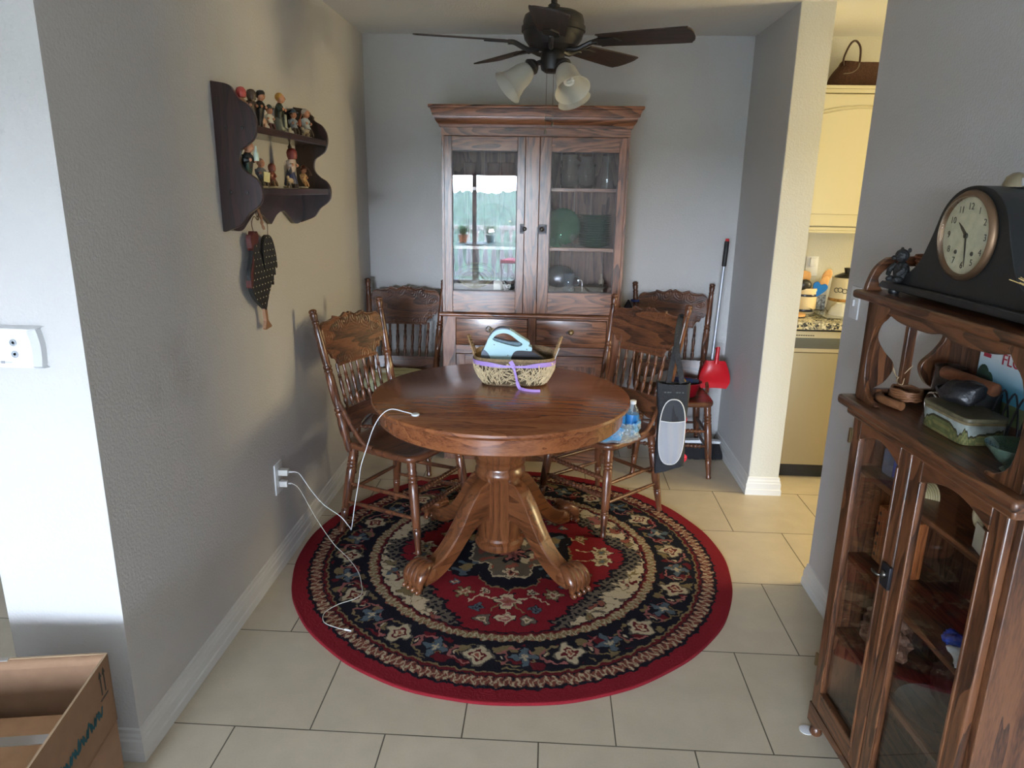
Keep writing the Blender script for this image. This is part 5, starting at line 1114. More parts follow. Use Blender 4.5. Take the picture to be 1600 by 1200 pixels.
vo = n.new('ShaderNodeTexVoronoi'); vo.inputs['Scale'].default_value = 95; vo.inputs['Randomness'].default_value = 1; l.new(tc.outputs['Object'], vo.inputs['Vector']); cr = n.new('ShaderNodeValToRGB'); sp_ = n.new('ShaderNodeSeparateColor'); l.new(vo.outputs['Color'], sp_.inputs[0]); l.new(sp_.outputs[0], cr.inputs[0])
cr.color_ramp.interpolation = 'CONSTANT'; e = cr.color_ramp.elements; e[0].color = (*srgb(60, 62, 64), 1); e[1].position = .2; e[1].color = (*srgb(150, 146, 126), 1)
for ps, c_ in ((.45, (206, 200, 176)), (.72, (186, 176, 140)), (.88, (110, 110, 104))): q = e.new(ps); q.color = (*srgb(*c_), 1)
l.new(cr.outputs[0], p.inputs['Base Color']); p.inputs['Roughness'].default_value = .15
ct = B().box(1.947, 4.2, 2.075, 2.642, .876, .914, .004).out('countertop', gr, None); tag(ct, 'speckled grey granite kitchen countertop over the dishwasher', 'countertop')
t = thing('base_cabinet', 'cream kitchen base cabinet right of the dishwasher', 'cabinet', (3.0, 2.12, 0)); B().box(-.42, 1.2, 0, .52, .1, .872).out('carcass', cab, t); B().box(-.42, 1.2, .06, .08, 0, .1).out('toe_kick', cab, t)
for k in range(3): B().box(-.40+k*.53, .10+k*.53, -.02, 0, .12, .86).out('door', cab, t, bev=.004)
# utensil crock
t = thing('utensil_crock', 'cream stoneware crock with dark stripes standing on the kitchen counter', 'crock', (2.150, 2.42, .9145))
B().lathe([(0, 0), (.060, 0), (.064, .008), (.064, .125), (.067, .132), (.067, .145), (.060, .145), (.058, .125), (.058, .01), (0, .01)], 36).out('crock', mat('cream_stoneware', srgb(226, 206, 164), .3), t, 50)
for z in (.012, .098): B().lathe([(.0643, z), (.0648, z+.001), (.0648, z+.013), (.0643, z+.014)], 36).out('stripe', mat('navy_glaze', (.02, .022, .04), .3), t, 60)
wd = mat('beech_wood', srgb(206, 156, 98), .5, noise=.12, nscale=30); blp = mat('blue_silicone', srgb(14, 108, 196), .4); bkp = mat('black_nylon_utensil', (.02, .02, .02), .35)
def utensil(nm, lab, dx, dy, L, lean, head, hm, stem):
    o = thing(nm, lab, 'utensil', (2.150+dx, 2.42+dy, .928), rot=(lean[0], lean[1], lean[2] if len(lean) > 2 else 0), group='utensils in the kitchen crock')
    B().tube([(0, 0, 0), (0, 0, L*.72)], .0045, 8).out('handle', stem, o, 60); head(B(), L).out('head', hm, o, 60)
spoon = lambda b, L: b.ell((0, 0, L*.72+.035), (.026, .006, .042), 16, 10)
utensil('spatula', 'bright blue heart-shaped silicone spatula in the crock', .022, -.03, .13, (.10, .28), lambda b, L: b.prism(sp2([(0, .085), (-.034, .13), (-.040, .158), (-.022, .172), (0, .160), (.022, .172), (.040, .158), (.034, .13), (0, .085)], 4)[:-1], -.005, .005, 'xz'), blp, wd)
utensil('wooden_spoon', 'tallest wooden spoon leaning to the right in the crock', .030, .02, .25, (.0, .42), spoon, wd, wd)
utensil('wooden_spoon', 'shorter wooden spoon beside the blue heart spatula', .034, .0, .19, (.05, .36), spoon, wd, wd)
utensil('wooden_spatula', 'flat slotted wooden spatula at the back of the crock', .0, .03, .20, (-.05, .04), lambda b, L: b.prism([(-.012, .13), (.012, .13), (.028, .19), (.02, .215), (-.02, .225), (-.026, .19)], -.003, .003, 'xz'), wd, wd)
utensil('ladle', 'black ladle curving over the rim of the crock', -.02, -.02, .14, (.12, -.10), lambda b, L: b.ell((.01, -.005, .15), (.040, .026, .034), 16, 10), bkp, bkp)
utensil('turner', 'black turner standing at the left of the crock', -.034, .0, .17, (.02, -.12), lambda b, L: b.box(-.030, .030, -.003, .003, .115, .19, .003), bkp, bkp)
utensil('spatula', 'dark blue spatula at the far left of the crock', -.03, .02, .20, (0, -.16), lambda b, L: b.prism([(-.02, .14), (.018, .14), (.026, .21), (.0, .225), (-.024, .20)], -.004, .004, 'xz'), mat('steel_blue_silicone', srgb(30, 76, 120), .4), bkp)
t = thing('wooden_coaster', 'round wooden coaster with dark rim at the counter front edge', 'coaster', (2.055, 2.27, .9145)); B().lathe([(0, 0), (.055, 0), (.057, .003), (.057, .006), (0, .006)], 32).out('rim', bkp, t); B().lathe([(0, .006), (.055, .006), (.055, .016), (0, .017)], 32).out('disc', wd, t)
t = thing('speckled_canister', 'square white canister with blue-black speckles between crock and cookie jar', 'canister', (2.270, 2.57, .9145)); B().box(-.042, .042, -.04, .04, 0, .088, .006).out('body', None or mat('speckle', srgb(150, 160, 170), .35, noise=.85, nscale=75), t); B().box(-.043, .043, -.041, .041, .088, .118, .008).out('lid', mat('white_ceramic', (.62, .62, .58), .3), t)
t = thing('cookie_jar', 'tall cream cookie jar lettered COOKIES with a black lid', 'jar', (2.405, 2.50, .9145))
B().lathe([(0, 0), (.085, 0), (.092, .01), (.084, .10), (.078, .19), (.080, .198), (.072, .198), (.07, .19), (0, .18)], 40).out('jar', mat('ivory_ceramic', srgb(226, 216, 182), .3), t, 60)
B().lathe([(0, .198), (.068, .198), (.066, .205), (.03, .222), (.016, .226), (.020, .245), (.022, .252), (0, .256)][::-1], 32).out('lid', mat('black_ceramic', (.02, .02, .02), .3), t, 60)
def curved_text(body, size, R_, a0, z, parent, m, step):
    for i, ch in enumerate(body):
        a = a0+i*step; o = text('letter', ch, size, m, parent, (R_*math.sin(a), -R_*math.cos(a), z+.003*math.sin(i*2)), (PI/2, 0, a), .0004, 'CENTER')
curved_text('COOKIES', .040, .0845, -1.0, .115, t, mat('ink_green', srgb(44, 50, 40), .5), .30)
B().lathe([(.0853, .06), (.0875, .064), (.0868, .078), (.0846, .082)], 40).out('painted_band', mat('ochre_glaze', srgb(176, 130, 60), .4, noise=.4, nscale=60), t, 60)
t = thing('white_bowl', 'white ribbed bowl turned upside down in front of the cookie jar', 'bowl', (2.335, 2.34, .9185)); B().lathe([(0, .062), (.028, .062), (.032, .066), (.036, .060), (.056, .040), (.068, .015), (.070, .0), (.066, .0), (.05, .036), (0, .055)], 40).out('bowl', mat('white_ceramic', (.62, .62, .58), .3), t, 60)
t = thing('glass_tray', 'frosted glass tray with an upturned left edge under the white bowl', 'tray', (2.27, 2.31, .9145))
def gt(u, v, k=0):
    x = -.115+.26*u; y = -.11+.22*v; up = .035*max(0, (.22-u)/.22)**1.6+.006*max(0, abs(v-.5)*2-.7); return (x, y*(1-.35*max(0, .35-u)), .002+up+k)
b = B(); A = [[b.v(gt(i/24, j/16)) for j in range(17)] for i in range(25)]; D = [[b.v(gt(i/24, j/16, .003)) for j in range(17)] for i in range(25)]
for i in range(24):
    for j in range(16): b.bm.faces.new((A[i][j], A[i+1][j], A[i+1][j+1], A[i][j+1])); b.bm.faces.new((D[i][j], D[i][j+1], D[i+1][j+1], D[i+1][j]))
b.out('tray', glass('frosted_tray_glass', (.72, .74, .70), 1.5, .35, .1), t, 60)
t = thing('kitchen_outlet', 'white outlet with plugged-in adapter on the kitchen backsplash wall', 'outlet', (2.245, 2.643, 1.16)); B().box(-.036, .036, -.006, 0, -.058, .058, .002).out('cover_plate', wp, t); B().box(-.018, .018, -.030, -.006, .0, .05, .004).out('adapter', wp, t)
# tote basket above the cabinet
wk = mat('dark_wicker', srgb(72, 42, 26), .75, noise=.45, nscale=160, bump=.8, bscale=260)
t = thing('wicker_tote', 'dark woven tote basket with an arched handle on top of the kitchen cabinet', 'basket', (2.300, 2.49, 2.1325))
def wt(u, v):
    a = u*2*PI; q = 3; c, s_ = math.cos(a), math.sin(a); w = .145+.035*v+.02*math.sin(v*3); x = math.copysign(abs(c)**(2/q), c)*w
    if x < 0: x *= 1-.55*v
    return (x, math.copysign(abs(s_)**(2/q), s_)*(.055-.02*v)+.0015*math.sin(u*260), v*.128+(.010*max(0, -x/.1) if v > .9 else 0))
B().grid(wt, 130, 14, True).out('woven_body', wk, t, 60)
B().tube(smoothpath([(-.085, -.034, .11), (-.088, -.034, .15), (-.062, -.030, .215), (-.032, -.022, .232), (-.005, -.022, .20), (-.002, -.030, .14), (-.008, -.038, .10)], 6), .0055, 8).out('handle', mat('dark_leather', srgb(52, 28, 20), .5), t, 60)
B().tube(smoothpath([(-.010, -.050, .12), (-.02, -.058, .09), (-.05, -.062, .07), (-.09, -.058, .065)], 5), .002, 6).out('stitching', mat('grey_cord', (.2, .17, .13), .7), t)
t = thing('straw_bundle', 'light brown straw bundle at the right end of the dark tote basket', 'straw', (2.455, 2.50, 2.1325)); b = B(); random.seed(4)
for i in range(46): b.tube([(random.uniform(0, .01), random.uniform(-.04, .04), random.uniform(.004, .12)), (.06, random.uniform(-.05, .05), .004+i*.0026)], .0022, 5)
b.out('straw', mat('tan_straw', srgb(150, 104, 60), .8), t)
t = thing('amber_bowl', 'amber brown wooden bowl at the left of the dark tote basket', 'bowl', (2.075, 2.46, 2.1325)); B().lathe([(0, 0), (.03, 0), (.055, .03), (.06, .05), (.054, .05), (.028, .008), (0, .006)], 28).out('bowl', mat('amber_wood', srgb(176, 110, 46), .4, noise=.2), t, 60)
# switch plate on the right wall
t = thing('light_switch', 'white switch plate on the right wall beside the curio cabinet', 'light switch', (XR, .868, 1.20)); B().box(-.006, 0, -.036, .036, -.058, .058, .002).out('cover_plate', wp, t); B().box(-.013, -.006, -.006, .006, -.012, .012, .002).out('toggle', wp, t)
# ================================================================ cardboard boxes
cb = mat('cardboard', srgb(140, 108, 82), .85, noise=.08, nscale=25); ce = mat('cardboard_edge', srgb(176, 150, 120), .9)
t = thing('cardboard_box', 'closed brown cardboard box on the floor under the open one', 'box', (-.388, -.285, 0), -.10)
B().box(-.46, 0, -.42, 0, .001, .275, .003).out('carton', cb, t)
t = thing('cardboard_box', 'open brown cardboard box with a teal printed script on top of the closed box', 'box', (-.372, -.305, .2765), .17)
b = B(); X0, Y0, H_ = -.44, -.40, .190
b.box(X0, 0, -.004, 0, 0, H_).box(X0, 0, Y0, Y0+.004, 0, H_).box(X0, X0+.004, Y0, 0, 0, H_).box(-.004, 0, Y0, 0, 0, H_).box(X0, 0, Y0, 0, 0, .004); b.out('carton', cb, t)
b = B().ribbon([(X0, -.002, H_+.001), (-.03, -.002, H_+.002), (-.004, -.002, H_+.001)], .006, .0015).ribbon([(-.002, 0, H_+.001), (-.002, Y0, H_+.001)], .005, .0012); b.out('cut_edge', ce, t, 0)
B().grid(lambda u, v: (-.003-u*(-X0-.12), -.004-.016*math.sin(v*PI/2), H_-.018*(1-math.cos(v*PI/2))+.0015), 14, 5).out('folded_flap', cb, t, 60)
B().box(-.262, -.222, -.010, .0008, H_-.010, H_+.0028).out('packing_tape', glass('shiny_tape', (.8, .8, .76), 1.6, .35, .12), t)
ink = mat('teal_ink', srgb(10, 84, 96), .7); bki = mat('dark_ink', (.02, .02, .018), .7)
b = B(); yy = Y0+.05; random.seed(8); pts = []
for k in range(44): pts.append((.0009, yy+k*.0066+.004*math.sin(k*2.1), .078+(.014 if k % 2 else -.014)*(1.5 if k in (1, 12, 13, 25, 33) else .8)))
b.ribbon(smoothpath(pts, 3), .0055, .0008, (1, 0, 0)); b.out('teal_script', ink, t, 0)
b = B()
for q in (-.052, -.034): b.box(0, .0008, q-.0022, q+.0022, .112, .165).prism([(q-.007, .160), (q+.007, .160), (q, .176)], 0, .0008, 'yz')
b.box(0, .0008, -.062, -.024, .100, .104); b.out('up_arrows', bki, t, 0)
t = thing('small_carton', 'smaller tan carton packed inside the open cardboard box', 'box', (-.46, -.42, .282), .17); B().box(-.20, .062, -.24, .015, 0, .085, .003).out('carton', mat('tan_cardboard', srgb(172, 132, 96), .85, noise=.08, nscale=25), t); B().box(-.20, .064, -.08, -.05, .0845, .0862).out('packing_tape', glass('shiny_tape', (.8, .8, .76), 1.6, .35, .12), t)
t = thing('wire_basket', 'dark wire hoop lying in the open cardboard box', 'wire hoop', (-.70, -.425, .283)); B().tube([(.05*math.cos(i/30*2*PI), .018*math.sin(i/30*2*PI), .075) for i in range(30)], .0025, 6, True).tube([(.05*math.cos(i/30*2*PI), .018*math.sin(i/30*2*PI), .004) for i in range(30)], .0025, 6, True).tube([(.045, 0, .004), (.048, 0, .075)], .0018, 6).tube([(-.045, 0, .004), (-.048, 0, .075)], .0018, 6).out('hoop', wire, t, 60)
# ================================================================ curio cabinet on the right
AN = math.radians(3.5)
def cl(x, y, z): # curio local -> world
    return (1.5+x*math.sin(AN)+y*math.cos(AN), .118-x*math.cos(AN)+y*math.sin(AN), z)
CRZ = -(PI/2-AN)
cw_ = lambda ax, f_=1.0: wood('curio_oak', srgb(38, 21, 12), srgb(72, 43, 25), srgb(100, 62, 37), ax, 1.5, .36, .25, f_)
t = thing('curio_cabinet', 'dark oak curio cabinet with glass doors and open top shelf at the right', 'cabinet', (1.5, .118, 0), CRZ); cur = t
W_, D_ = .635, .235
for x0 in (0, W_-.02): B().box(x0, x0+.02, .0195, D_, .03, 1.03).out('side_panel', wood('curio_side_oak', srgb(46, 26, 15), srgb(76, 46, 27), srgb(98, 62, 38), 'z', 2.4, .4, .15, .5), t, bev=.002)
B().box(.02, W_-.02, D_-.012, D_-.002, .06, 1.03).out('back_panel', wood('curio_back', srgb(52, 34, 24), srgb(84, 56, 40), srgb(106, 74, 54), 'z', 1.3, .5, 0), t)
B().box(-.036, W_+.03, -.030, D_+.003, 1.030, 1.056).out('ledge', cw_('x'), t, bev=.008)
B().box(-.010, W_+.01, -.012, D_, 1.008, 1.030).out('ledge_moulding', cw_('x'), t, bev=.006)
for z in (.075, .36, .60, .86): B().box(.02, W_-.02, .030, D_-.012, z-.008, z+.008).out('shelf', cw_('x'), t, bev=.002)
B().prism(sp2([(0, .10), (W_, .10), (W_, .035), (W_-.05, .04), (W_-.09, .07), (W_/2, .08), (.09, .07), (.05, .04), (0, .035)], 1), .001, .019, 'xz').out('skirt', cw_('x'), t, bev=.002)
for x in (.022, W_-.022):
    for y in (.022, D_-.03):
        o = B().lathe([(0, 0), (.016, 0), (.019, .006), (.017, .022), (.010, .03), (0, .034)], 16, (x, y, 0)).out('foot', cw_('z'), t, 60)
B().lathe([(0, 0), (.020, 0), (.021, .002), (.012, .003), (0, .003)], 18, (.010, -.001, .0)).out('floor_glide', wp, t)
cgls = glass('curio_glass', (.97, .97, .96), 1.36)
def cdoor(x0, x1, latchx):
    d = B().box(x0, x0+.045, 0, .019, .105, 1.006).out('door', cw_('z'), t, bev=.004)
    B().box(x1-.045, x1, 0, .019, .105, 1.006).out('door_stile', cw_('z'), d, bev=.004)
    B().box(x0+.045, x1-.045, 0, .019, .105, .170).out('bottom_rail', cw_('x'), d, bev=.003)
    a0, a1 = x0+.045, x1-.045; n_ = 14
    B().prism([(a0, 1.006), (a0, .955)]+[(a0+(a1-a0)*i/n_, .955+.030*math.sin(i/n_*PI)) for i in range(1, n_)]+[(a1, .955), (a1, 1.006)], 0, .019, 'xz').out('arched_rail', cw_('x'), d, 30, bev=.002)
    b = B()
    for a in (a0, a1): b.box(a-.004, a+.004, -.003, .002, .17, .955)
    b.box(a0, a1, -.003, .002, .166, .174); b.out('bead_moulding', cw_('z'), d, bev=.002)
    B().box(a0-.004, a1+.004, 0.008, .011, .165, .99).out('glass_pane', cgls, d, smooth=0)
    return d
d1 = cdoor(.012, .293, 0); d2 = cdoor(.297, .620, 0)
lt = B().box(.262, .300, -.008, .001, .655, .715).out('latch', iron, d1, bev=.002)
B().tube(smoothpath([(.285, -.008, .69), (.283, -.025, .69), (.270, -.030, .692), (.258, -.026, .69)], 5), .004, 8).lathe([(0, 0), (.010, 0), (.011, .004), (.006, .009), (0, .01)], 14, (.280, -.008, .690), (0, -1, 0)).out('latch_handle', mat('polished_iron', (.10, .09, .08), .25, metal=.9), lt, 60)
for z in (.25, .95): B().box(.004, .012, -.004, .002, z-.02, z+.02).out('hinge', brass, d1)
# open upper gallery
Zb, Zt = 1.056, 1.312
def sidepiece(x0):
    b = B()
    L_ = [(0, Zb), (.035, Zb), (.036, Zb+.028)]+sp2([(.040, Zb+.030), (.062, Zb+.045), (.080, Zb+.075), (.078, Zb+.10), (.050, Zb+.13), (.030, Zb+.165), (.036, Zb+.20), (.060, Zb+.222), (.100, Zb+.228)], 4)+[(.102, Zt), (0, Zt)]
    b.prism(L_, x0, x0+.018, 'yz')
    b.prism([(D_-y, z) for y, z in L_], x0, x0+.018, 'yz')
    b.box(x0+.0005, x0+.0175, .106, .129, Zb, Zt).box(x0+.001, x0+.017, .03, D_-.03, Zb, Zb+.026).box(x0+.001, x0+.017, .09, .145, Zb+.226, Zt)
    b.out('gallery_side', cw_('z'), t, 30, bev=.002)
    b = B()
    for q in ((.02, Zt-.03), (.02, Zb+.05)): b.lathe([(.006, 0), (.005, .002), (0, .003)], 10, (x0+.0, q[0], q[1]), (-1, 0, 0))
    b.out('screw_button', cw_('x'), t)
sidepiece(0.0); sidepiece(W_-.018)
# front brackets curving in from the posts
for s in (0, 1):
    P_ = sp2([(0, Zt), (.10, Zt), (.085, Zt-.03), (.055, Zt-.055), (.035, Zt-.11), (.030, Zb+.10), (.040, Zb+.04), (.075, Zb+.012), (.095, Zb+.010), (.098, Zb), (0, Zb)], 3)
    B().prism([(x if not s else W_-x, z) for x, z in P_], .0, .014, 'xz').out('corner_bracket', cw_('z'), t, 30, bev=.002)
B().prism([(.02, Zt), (W_-.02, Zt), (W_-.02, Zt-.016)]+sp2([(W_-.10, Zt-.018), (W_-.16, Zt-.030), (W_/2+.05, Zt-.032), (W_/2, Zt-.024), (W_/2-.05, Zt-.032), (.16, Zt-.030), (.10, Zt-.018)], 4)+[(.02, Zt-.016)], .002, .014, 'xz').out('front_apron', cw_('x'), t, 30, bev=.002)
B().box(-.070, W_+.05, -.012, D_+.003, Zt, Zt+.022).out('top_shelf', cw_('x'), t, bev=.007)
B().box(.02, W_-.02, D_-.014, D_-.004, Zb, Zt).out('gallery_back', wood('curio_back', srgb(52, 34, 24), srgb(84, 56, 40), srgb(106, 74, 54), 'z', 1.3, .5, 0), t)
ZS = Zt+.022
b = B(); R_ = sp2([(.006, ZS), (.010, ZS+.022), (.022, ZS+.055), (.045, ZS+.080), (.075, ZS+.088), (.20, ZS+.088), (.225, ZS+.06), (.23, ZS)], 4); r2_ = sp2([(.200, ZS), (.196, ZS+.04), (.17, ZS+.062), (.085, ZS+.064), (.055, ZS+.058), (.036, ZS+.035), (.040, ZS+.018), (.050, ZS)], 4)
b.prism(R_+r2_, -.052, -.034, 'yz'); b.out('end_rail', cw_('y'), t, 40, bev=.003)
# ---- clock
t = thing('mantel_clock', 'black humpbacked mantel clock with a brass-rimmed dial on the curio cabinet', 'clock', cl(.27, .115, ZS), CRZ)
bc = mat('black_clock_case', (.012, .013, .014), .38, bump=.08, bscale=60)
hump = sp2([(-.275, .030), (-.262, .040), (-.22, .052), (-.17, .088), (-.135, .150), (-.105, .215), (-.06, .252), (0, .264), (.06, .252), (.105, .215), (.135, .150), (.17, .088), (.22, .052), (.262, .040), (.275, .030)], 5)
B().prism(hump, -.060, .075, 'xz').out('case', bc, t, 30, bev=.004)
B().prism([(-.300, .012), (-.296, .022), (-.285, .030), (.285, .030), (.296, .022), (.300, .012)], -.082, .088, 'xz').out('plinth', bc, t, 30, bev=.003)
for x in (-.26, .26):
    for y in (-.06, .065): B().lathe([(0, 0), (.012, 0), (.014, .006), (.012, .0125), (0, .0125)], 14, (x, y, 0)).out('foot', bc, t, 60)
zc_ = .160
B().lathe([(.082, 0), (.094, .001), (.096, .005), (.093, .010), (.090, .014), (.086, .016), (.083, .013), (.081, .006)], 56, (0, -.060, zc_), (0, -1, 0), cap=False).out('bezel', mat('worn_bronze', srgb(116, 92, 70), .42, metal=.7), t, 60)
dl = B().lathe([(0, 0), (.083, 0), (.083, .005), (0, .005)], 48, (0, -.060, zc_), (0, -1, 0)).out('dial', mat('aged_silver_dial', srgb(176, 172, 148), .5, noise=.14, nscale=50), t, 30)
ik = mat('dial_ink', (.03, .028, .022), .5)
for h_ in range(1, 13):
    a = h_*PI/6; r_ = .062; o = text('numeral', str(h_), .020, ik, dl, (r_*math.sin(a)*1.0, -.0655, zc_+r_*math.cos(a)-.007), (PI/2, 0, 0), .0002, 'CENTER')
def hand(a, L, w): c, s_ = math.cos(a), math.sin(a); return [(-w*c, w*s_), (L*.6*s_-w*.8*c, L*.6*c+w*.8*s_), (L*s_, L*c), (L*.6*s_+w*.8*c, L*.6*c-w*.8*s_), (w*c, -w*s_)]
b = B().at((0, 0, zc_)); b.prism(hand(F(170), .066, .0022), -.0675, -.0665, 'xz'); b.prism(hand(F(-50), .042, .004), -.0665, -.0655, 'xz'); b.m = Matrix.Identity(4); b.lathe([(.006, 0), (.005, .004), (0, .005)], 14, (0, -.0655, zc_), (0, -1, 0)); b.out('hands', ik, t)
b = B().lathe([(.005, 0), (.004, .002), (0, .002)], 12, (.028, -.0645, zc_-.036), (0, -1, 0)).lathe([(.005, 0), (.004, .002), (0, .002)], 12, (-.028, -.0645, zc_-.036), (0, -1, 0)); b.out('winding_holes', ik, dl)
def dome(u, v): a = u*2*PI; r_ = .084*math.sin(v*PI/2); return (r_*math.cos(a), -.074-.020*math.cos(v*PI/2), zc_+r_*math.sin(a))
B().grid(dome, 40, 10, True).out('domed_glass', glass('clock_crystal', (.97, .97, .95), 1.35), t, 60)
t = thing('brass_bell', 'small brass dome bell with a white tag on top of the clock', 'bell', cl(.285, .125, ZS+.262), CRZ); B().lathe([(.026, 0), (.025, .006), (.020, .020), (.010, .028), (0, .030)], 24).out('dome', mat('pale_brass', srgb(150, 140, 116), .3, metal=.7), t, 60); B().box(.022, .034, -.006, .006, .002, .018, .001).out('tag', wp, t)
t = thing('bear_figurine', 'small black bear cub figurine sitting on the left foot of the clock', 'figurine', cl(.030, .055, ZS+.031), CRZ+.2)
b = B().ell((0, 0, .026), (.020, .018, .027), 16, 10).ell((0, -.004, .066), (.017, .016, .0165), 16, 10).ell((-.010, -.016, .060), (.009, .008, .006), 10, 6).ell((-.012, .004, .080), (.005, .004, .006), 8, 5).ell((.013, .004, .080), (.005, .004, .006), 8, 5)
b.tube([(-.014, -.004, .044), (-.024, -.014, .030), (-.018, -.022, .018)], [.008, .007, .006], 8).tube([(.014, -.004, .044), (.022, -.016, .030), (.014, -.022, .020)], [.008, .007, .006], 8).ell((-.014, -.016, .008), (.009, .014, .008), 10, 6).ell((.012, -.016, .008), (.009, .014, .008), 10, 6)
b.out('bear', mat('black_resin', (.012, .013, .014), .55, bump=.6, bscale=140), t, 60)
t = thing('woven_basket', 'small orange-brown woven basket with a loop handle behind the bear figurine', 'basket', cl(-.010, .170, ZS), CRZ)
B().lathe([(0, 0), (.03, 0), (.042, .045), (.056, .095), (.052, .095), (.038, .045), (0, .006)], 30).out('woven_body', mat('orange_wicker', srgb(136, 84, 54), .7, noise=.4, nscale=150, bump=.8, bscale=240), t, 60)
b = B()
for k in range(9): b.tube([((.033+k*.0027)*math.cos(i/30*2*PI), (.033+k*.0027)*math.sin(i/30*2*PI), .010+k*.010) for i in range(30)], .003, 5, True)
b.out('weave_rows', mat('orange_wicker_row', srgb(156, 98, 66), .7), t, 60)
B().tube(smoothpath([(.050, 0, .09), (.052, 0, .125), (.035, 0, .148), (.015, 0, .15), (.0, 0, .135), (-.005, 0, .10)], 5), .0055, 8).out('handle', mat('tan_rattan', srgb(150, 112, 80), .6), t, 60)
t = thing('raffia_figure', 'tiny white-skirted corn husk figure with raffia arms at the right edge', 'figurine', cl(.525, .048, ZS+.031), CRZ)
B().lathe([(0, 0), (.018, 0), (.016, .018), (.012, .034), (0, .036)], 16).out('skirt', wp, t, 60); B().tube([(0, 0, .034), (-.003, 0, .056), (-.006, 0, .074)], [.008, .006, .004], 8).ell((-.007, 0, .078), .007, 10, 6).out('body', mat('corn_husk', srgb(196, 172, 120), .7), t, 60)
b = B(); random.seed(6)
for i in range(9): b.tube([(0, 0, .044), (random.uniform(-.06, -.035), random.uniform(-.03, 0), .050+random.uniform(-.01, .02))], .001, 5)
b.out('raffia_arms', mat('raffia', srgb(186, 160, 104), .8), t)
# ---- ledge things
def lt_(nm, lab, cat, x, y, z=1.0565, rz=0, group=None, rot=None): return thing(nm, lab, cat, cl(x, y, z), CRZ+rz, group)
t = lt_('leather_coil', 'coil of tan leather cords lying at the far left of the curio ledge', 'cord', .055, .105)
b = B()
for k in range(5): r_ = .040-.001*k; b.tube([(r_*math.cos(i/28*2*PI)*1.15, r_*math.sin(i/28*2*PI)*.9, .016+.005*k+.002*math.sin(i+k)) for i in range(28)], .0036, 6, True)
b.tube(smoothpath([(-.05, -.04, .008), (-.01, -.062, .010), (.04, -.060, .012), (.075, -.05, .012)], 5), .011, 10); b.out('cords', mat('tan_leather', srgb(120, 78, 48), .55, noise=.2), t, 60)
b = B().tube(smoothpath([(-.05, .0, .045), (-.085, .01, .06), (-.075, -.01, .085), (-.05, .0, .055), (-.03, .02, .09), (-.055, .03, .08), (-.045, -.005, .05), (-.01, -.01, .045), (-.02, .0, .06)], 6), .0013, 6); b.out('thong', mat('pale_thong', srgb(176, 150, 116), .6), t, 60)
t = lt_('cuff_bracelet', 'polished grooved silver cuff between the leather coil and the black pouch', 'bracelet', .150, .130, 1.0565+.05)
b = B()
for k in range(4): b.tube([(.026*math.cos(i/20*2*PI), -.014+k*.009, .026*math.sin(i/20*2*PI)-.024) for i in range(20)], .0045, 6, True)
b.out('cuff', chrome, t, 60)
t = lt_('glass_mug', 'dark glass mug standing behind the cork roll on the curio ledge', 'mug', .090, .185)
B().lathe([(0, 0), (.034, 0), (.036, .01), (.034, .10), (.037, .108), (.033, .108), (.030, .012), (0, .008)], 24).out('body', smoke, t, 60); B().tube(smoothpath([(-.034, 0, .09), (-.058, 0, .08), (-.058, 0, .04), (-.034, 0, .025)], 5), .005, 8).out('handle', smoke, t)
t = lt_('decorative_tin', 'oblong decorated metal tin with green scrollwork on the curio ledge', 'tin', .300, .098)
dt = vcol('tin_print', .35, 0, 60)
def tincol(u, v):   # scrollwork print
    w = .5+.16*math.sin(u*2*PI*7)+.05*math.sin(u*2*PI*23)
    g = srgb(84, 88, 54); c = srgb(132, 138, 134); d_ = srgb(54, 50, 36)
    if v > .88: return srgb(110, 96, 70)
    if abs(v-w) < .05: return d_
    return c if v > w else (g if math.sin(u*190)*math.sin(v*17+u*60) > -.2 else srgb(112, 104, 66))
b = B(); nu = 360; lay = b.bm.loops.layers.float_color.new('pattern'); G = []
def tinp(u):
    a = u*2*PI; q = 7; c, s_ = math.cos(a), math.sin(a); return (math.copysign(abs(c)**(2/q), c)*.080, math.copysign(abs(s_)**(2/q), s_)*.048)
for i in range(nu): G.append([b.v((*[k*(1+.05*j/40) for k in tinp(i/nu)], .001+.052*j/40)) for j in range(41)])
for i in range(nu):
    for j in range(40):
        fc = b.bm.faces.new((G[i][j], G[(i+1) % nu][j], G[(i+1) % nu][j+1], G[i][j+1]))
        for lp in fc.loops: lp[lay] = (*tincol((i+.5)/nu, (j+.5)/40), 1)
b.out('tin_body', dt, t, 60)
B().prism([(x*1.07, y*1.07) for x, y in [tinp(i/60) for i in range(60)]], .052, .062, 'xy').out('lid', mat('tin_lid', srgb(84, 78, 58), .4, noise=.3, nscale=70), t, 30, bev=.002)
t = lt_('leather_pouch', 'slouched black leather pouch resting on the decorated tin', 'pouch', .270, .100, 1.1195)
def pouch(u, v):
    a = u*2*PI; th = v*PI; r_ = math.sin(th); return (.062*r_*math.cos(a)+.006*math.sin(th*3+a*2), .042*r_*math.sin(a), .028-.026*math.cos(th)+(.018*math.sin(a*1+1)*r_**2 if v > .5 else 0)+.003*math.sin(a*5)*r_)
B().grid(pouch, 40, 18, True).out('pouch', mat('black_leather', (.014, .014, .016), .4, bump=.4, bscale=60), t, 60)
t = lt_('cork_roll', 'brown cork cylinder lying above the black leather pouch', 'cork', .215, .155, 1.149, .15)
B().tube([(-.085, 0, .012), (-.08, 0, .012), (.075, 0, .008), (.08, 0, .008)], [.010, .0155, .0155, .012], 16).out('cork', mat('cork', srgb(132, 80, 50), .8, noise=.2, nscale=60), t, 60)
t = lt_('black_box', 'low black lacquer box holding up the cork roll behind the pouch', 'box', .235, .160)
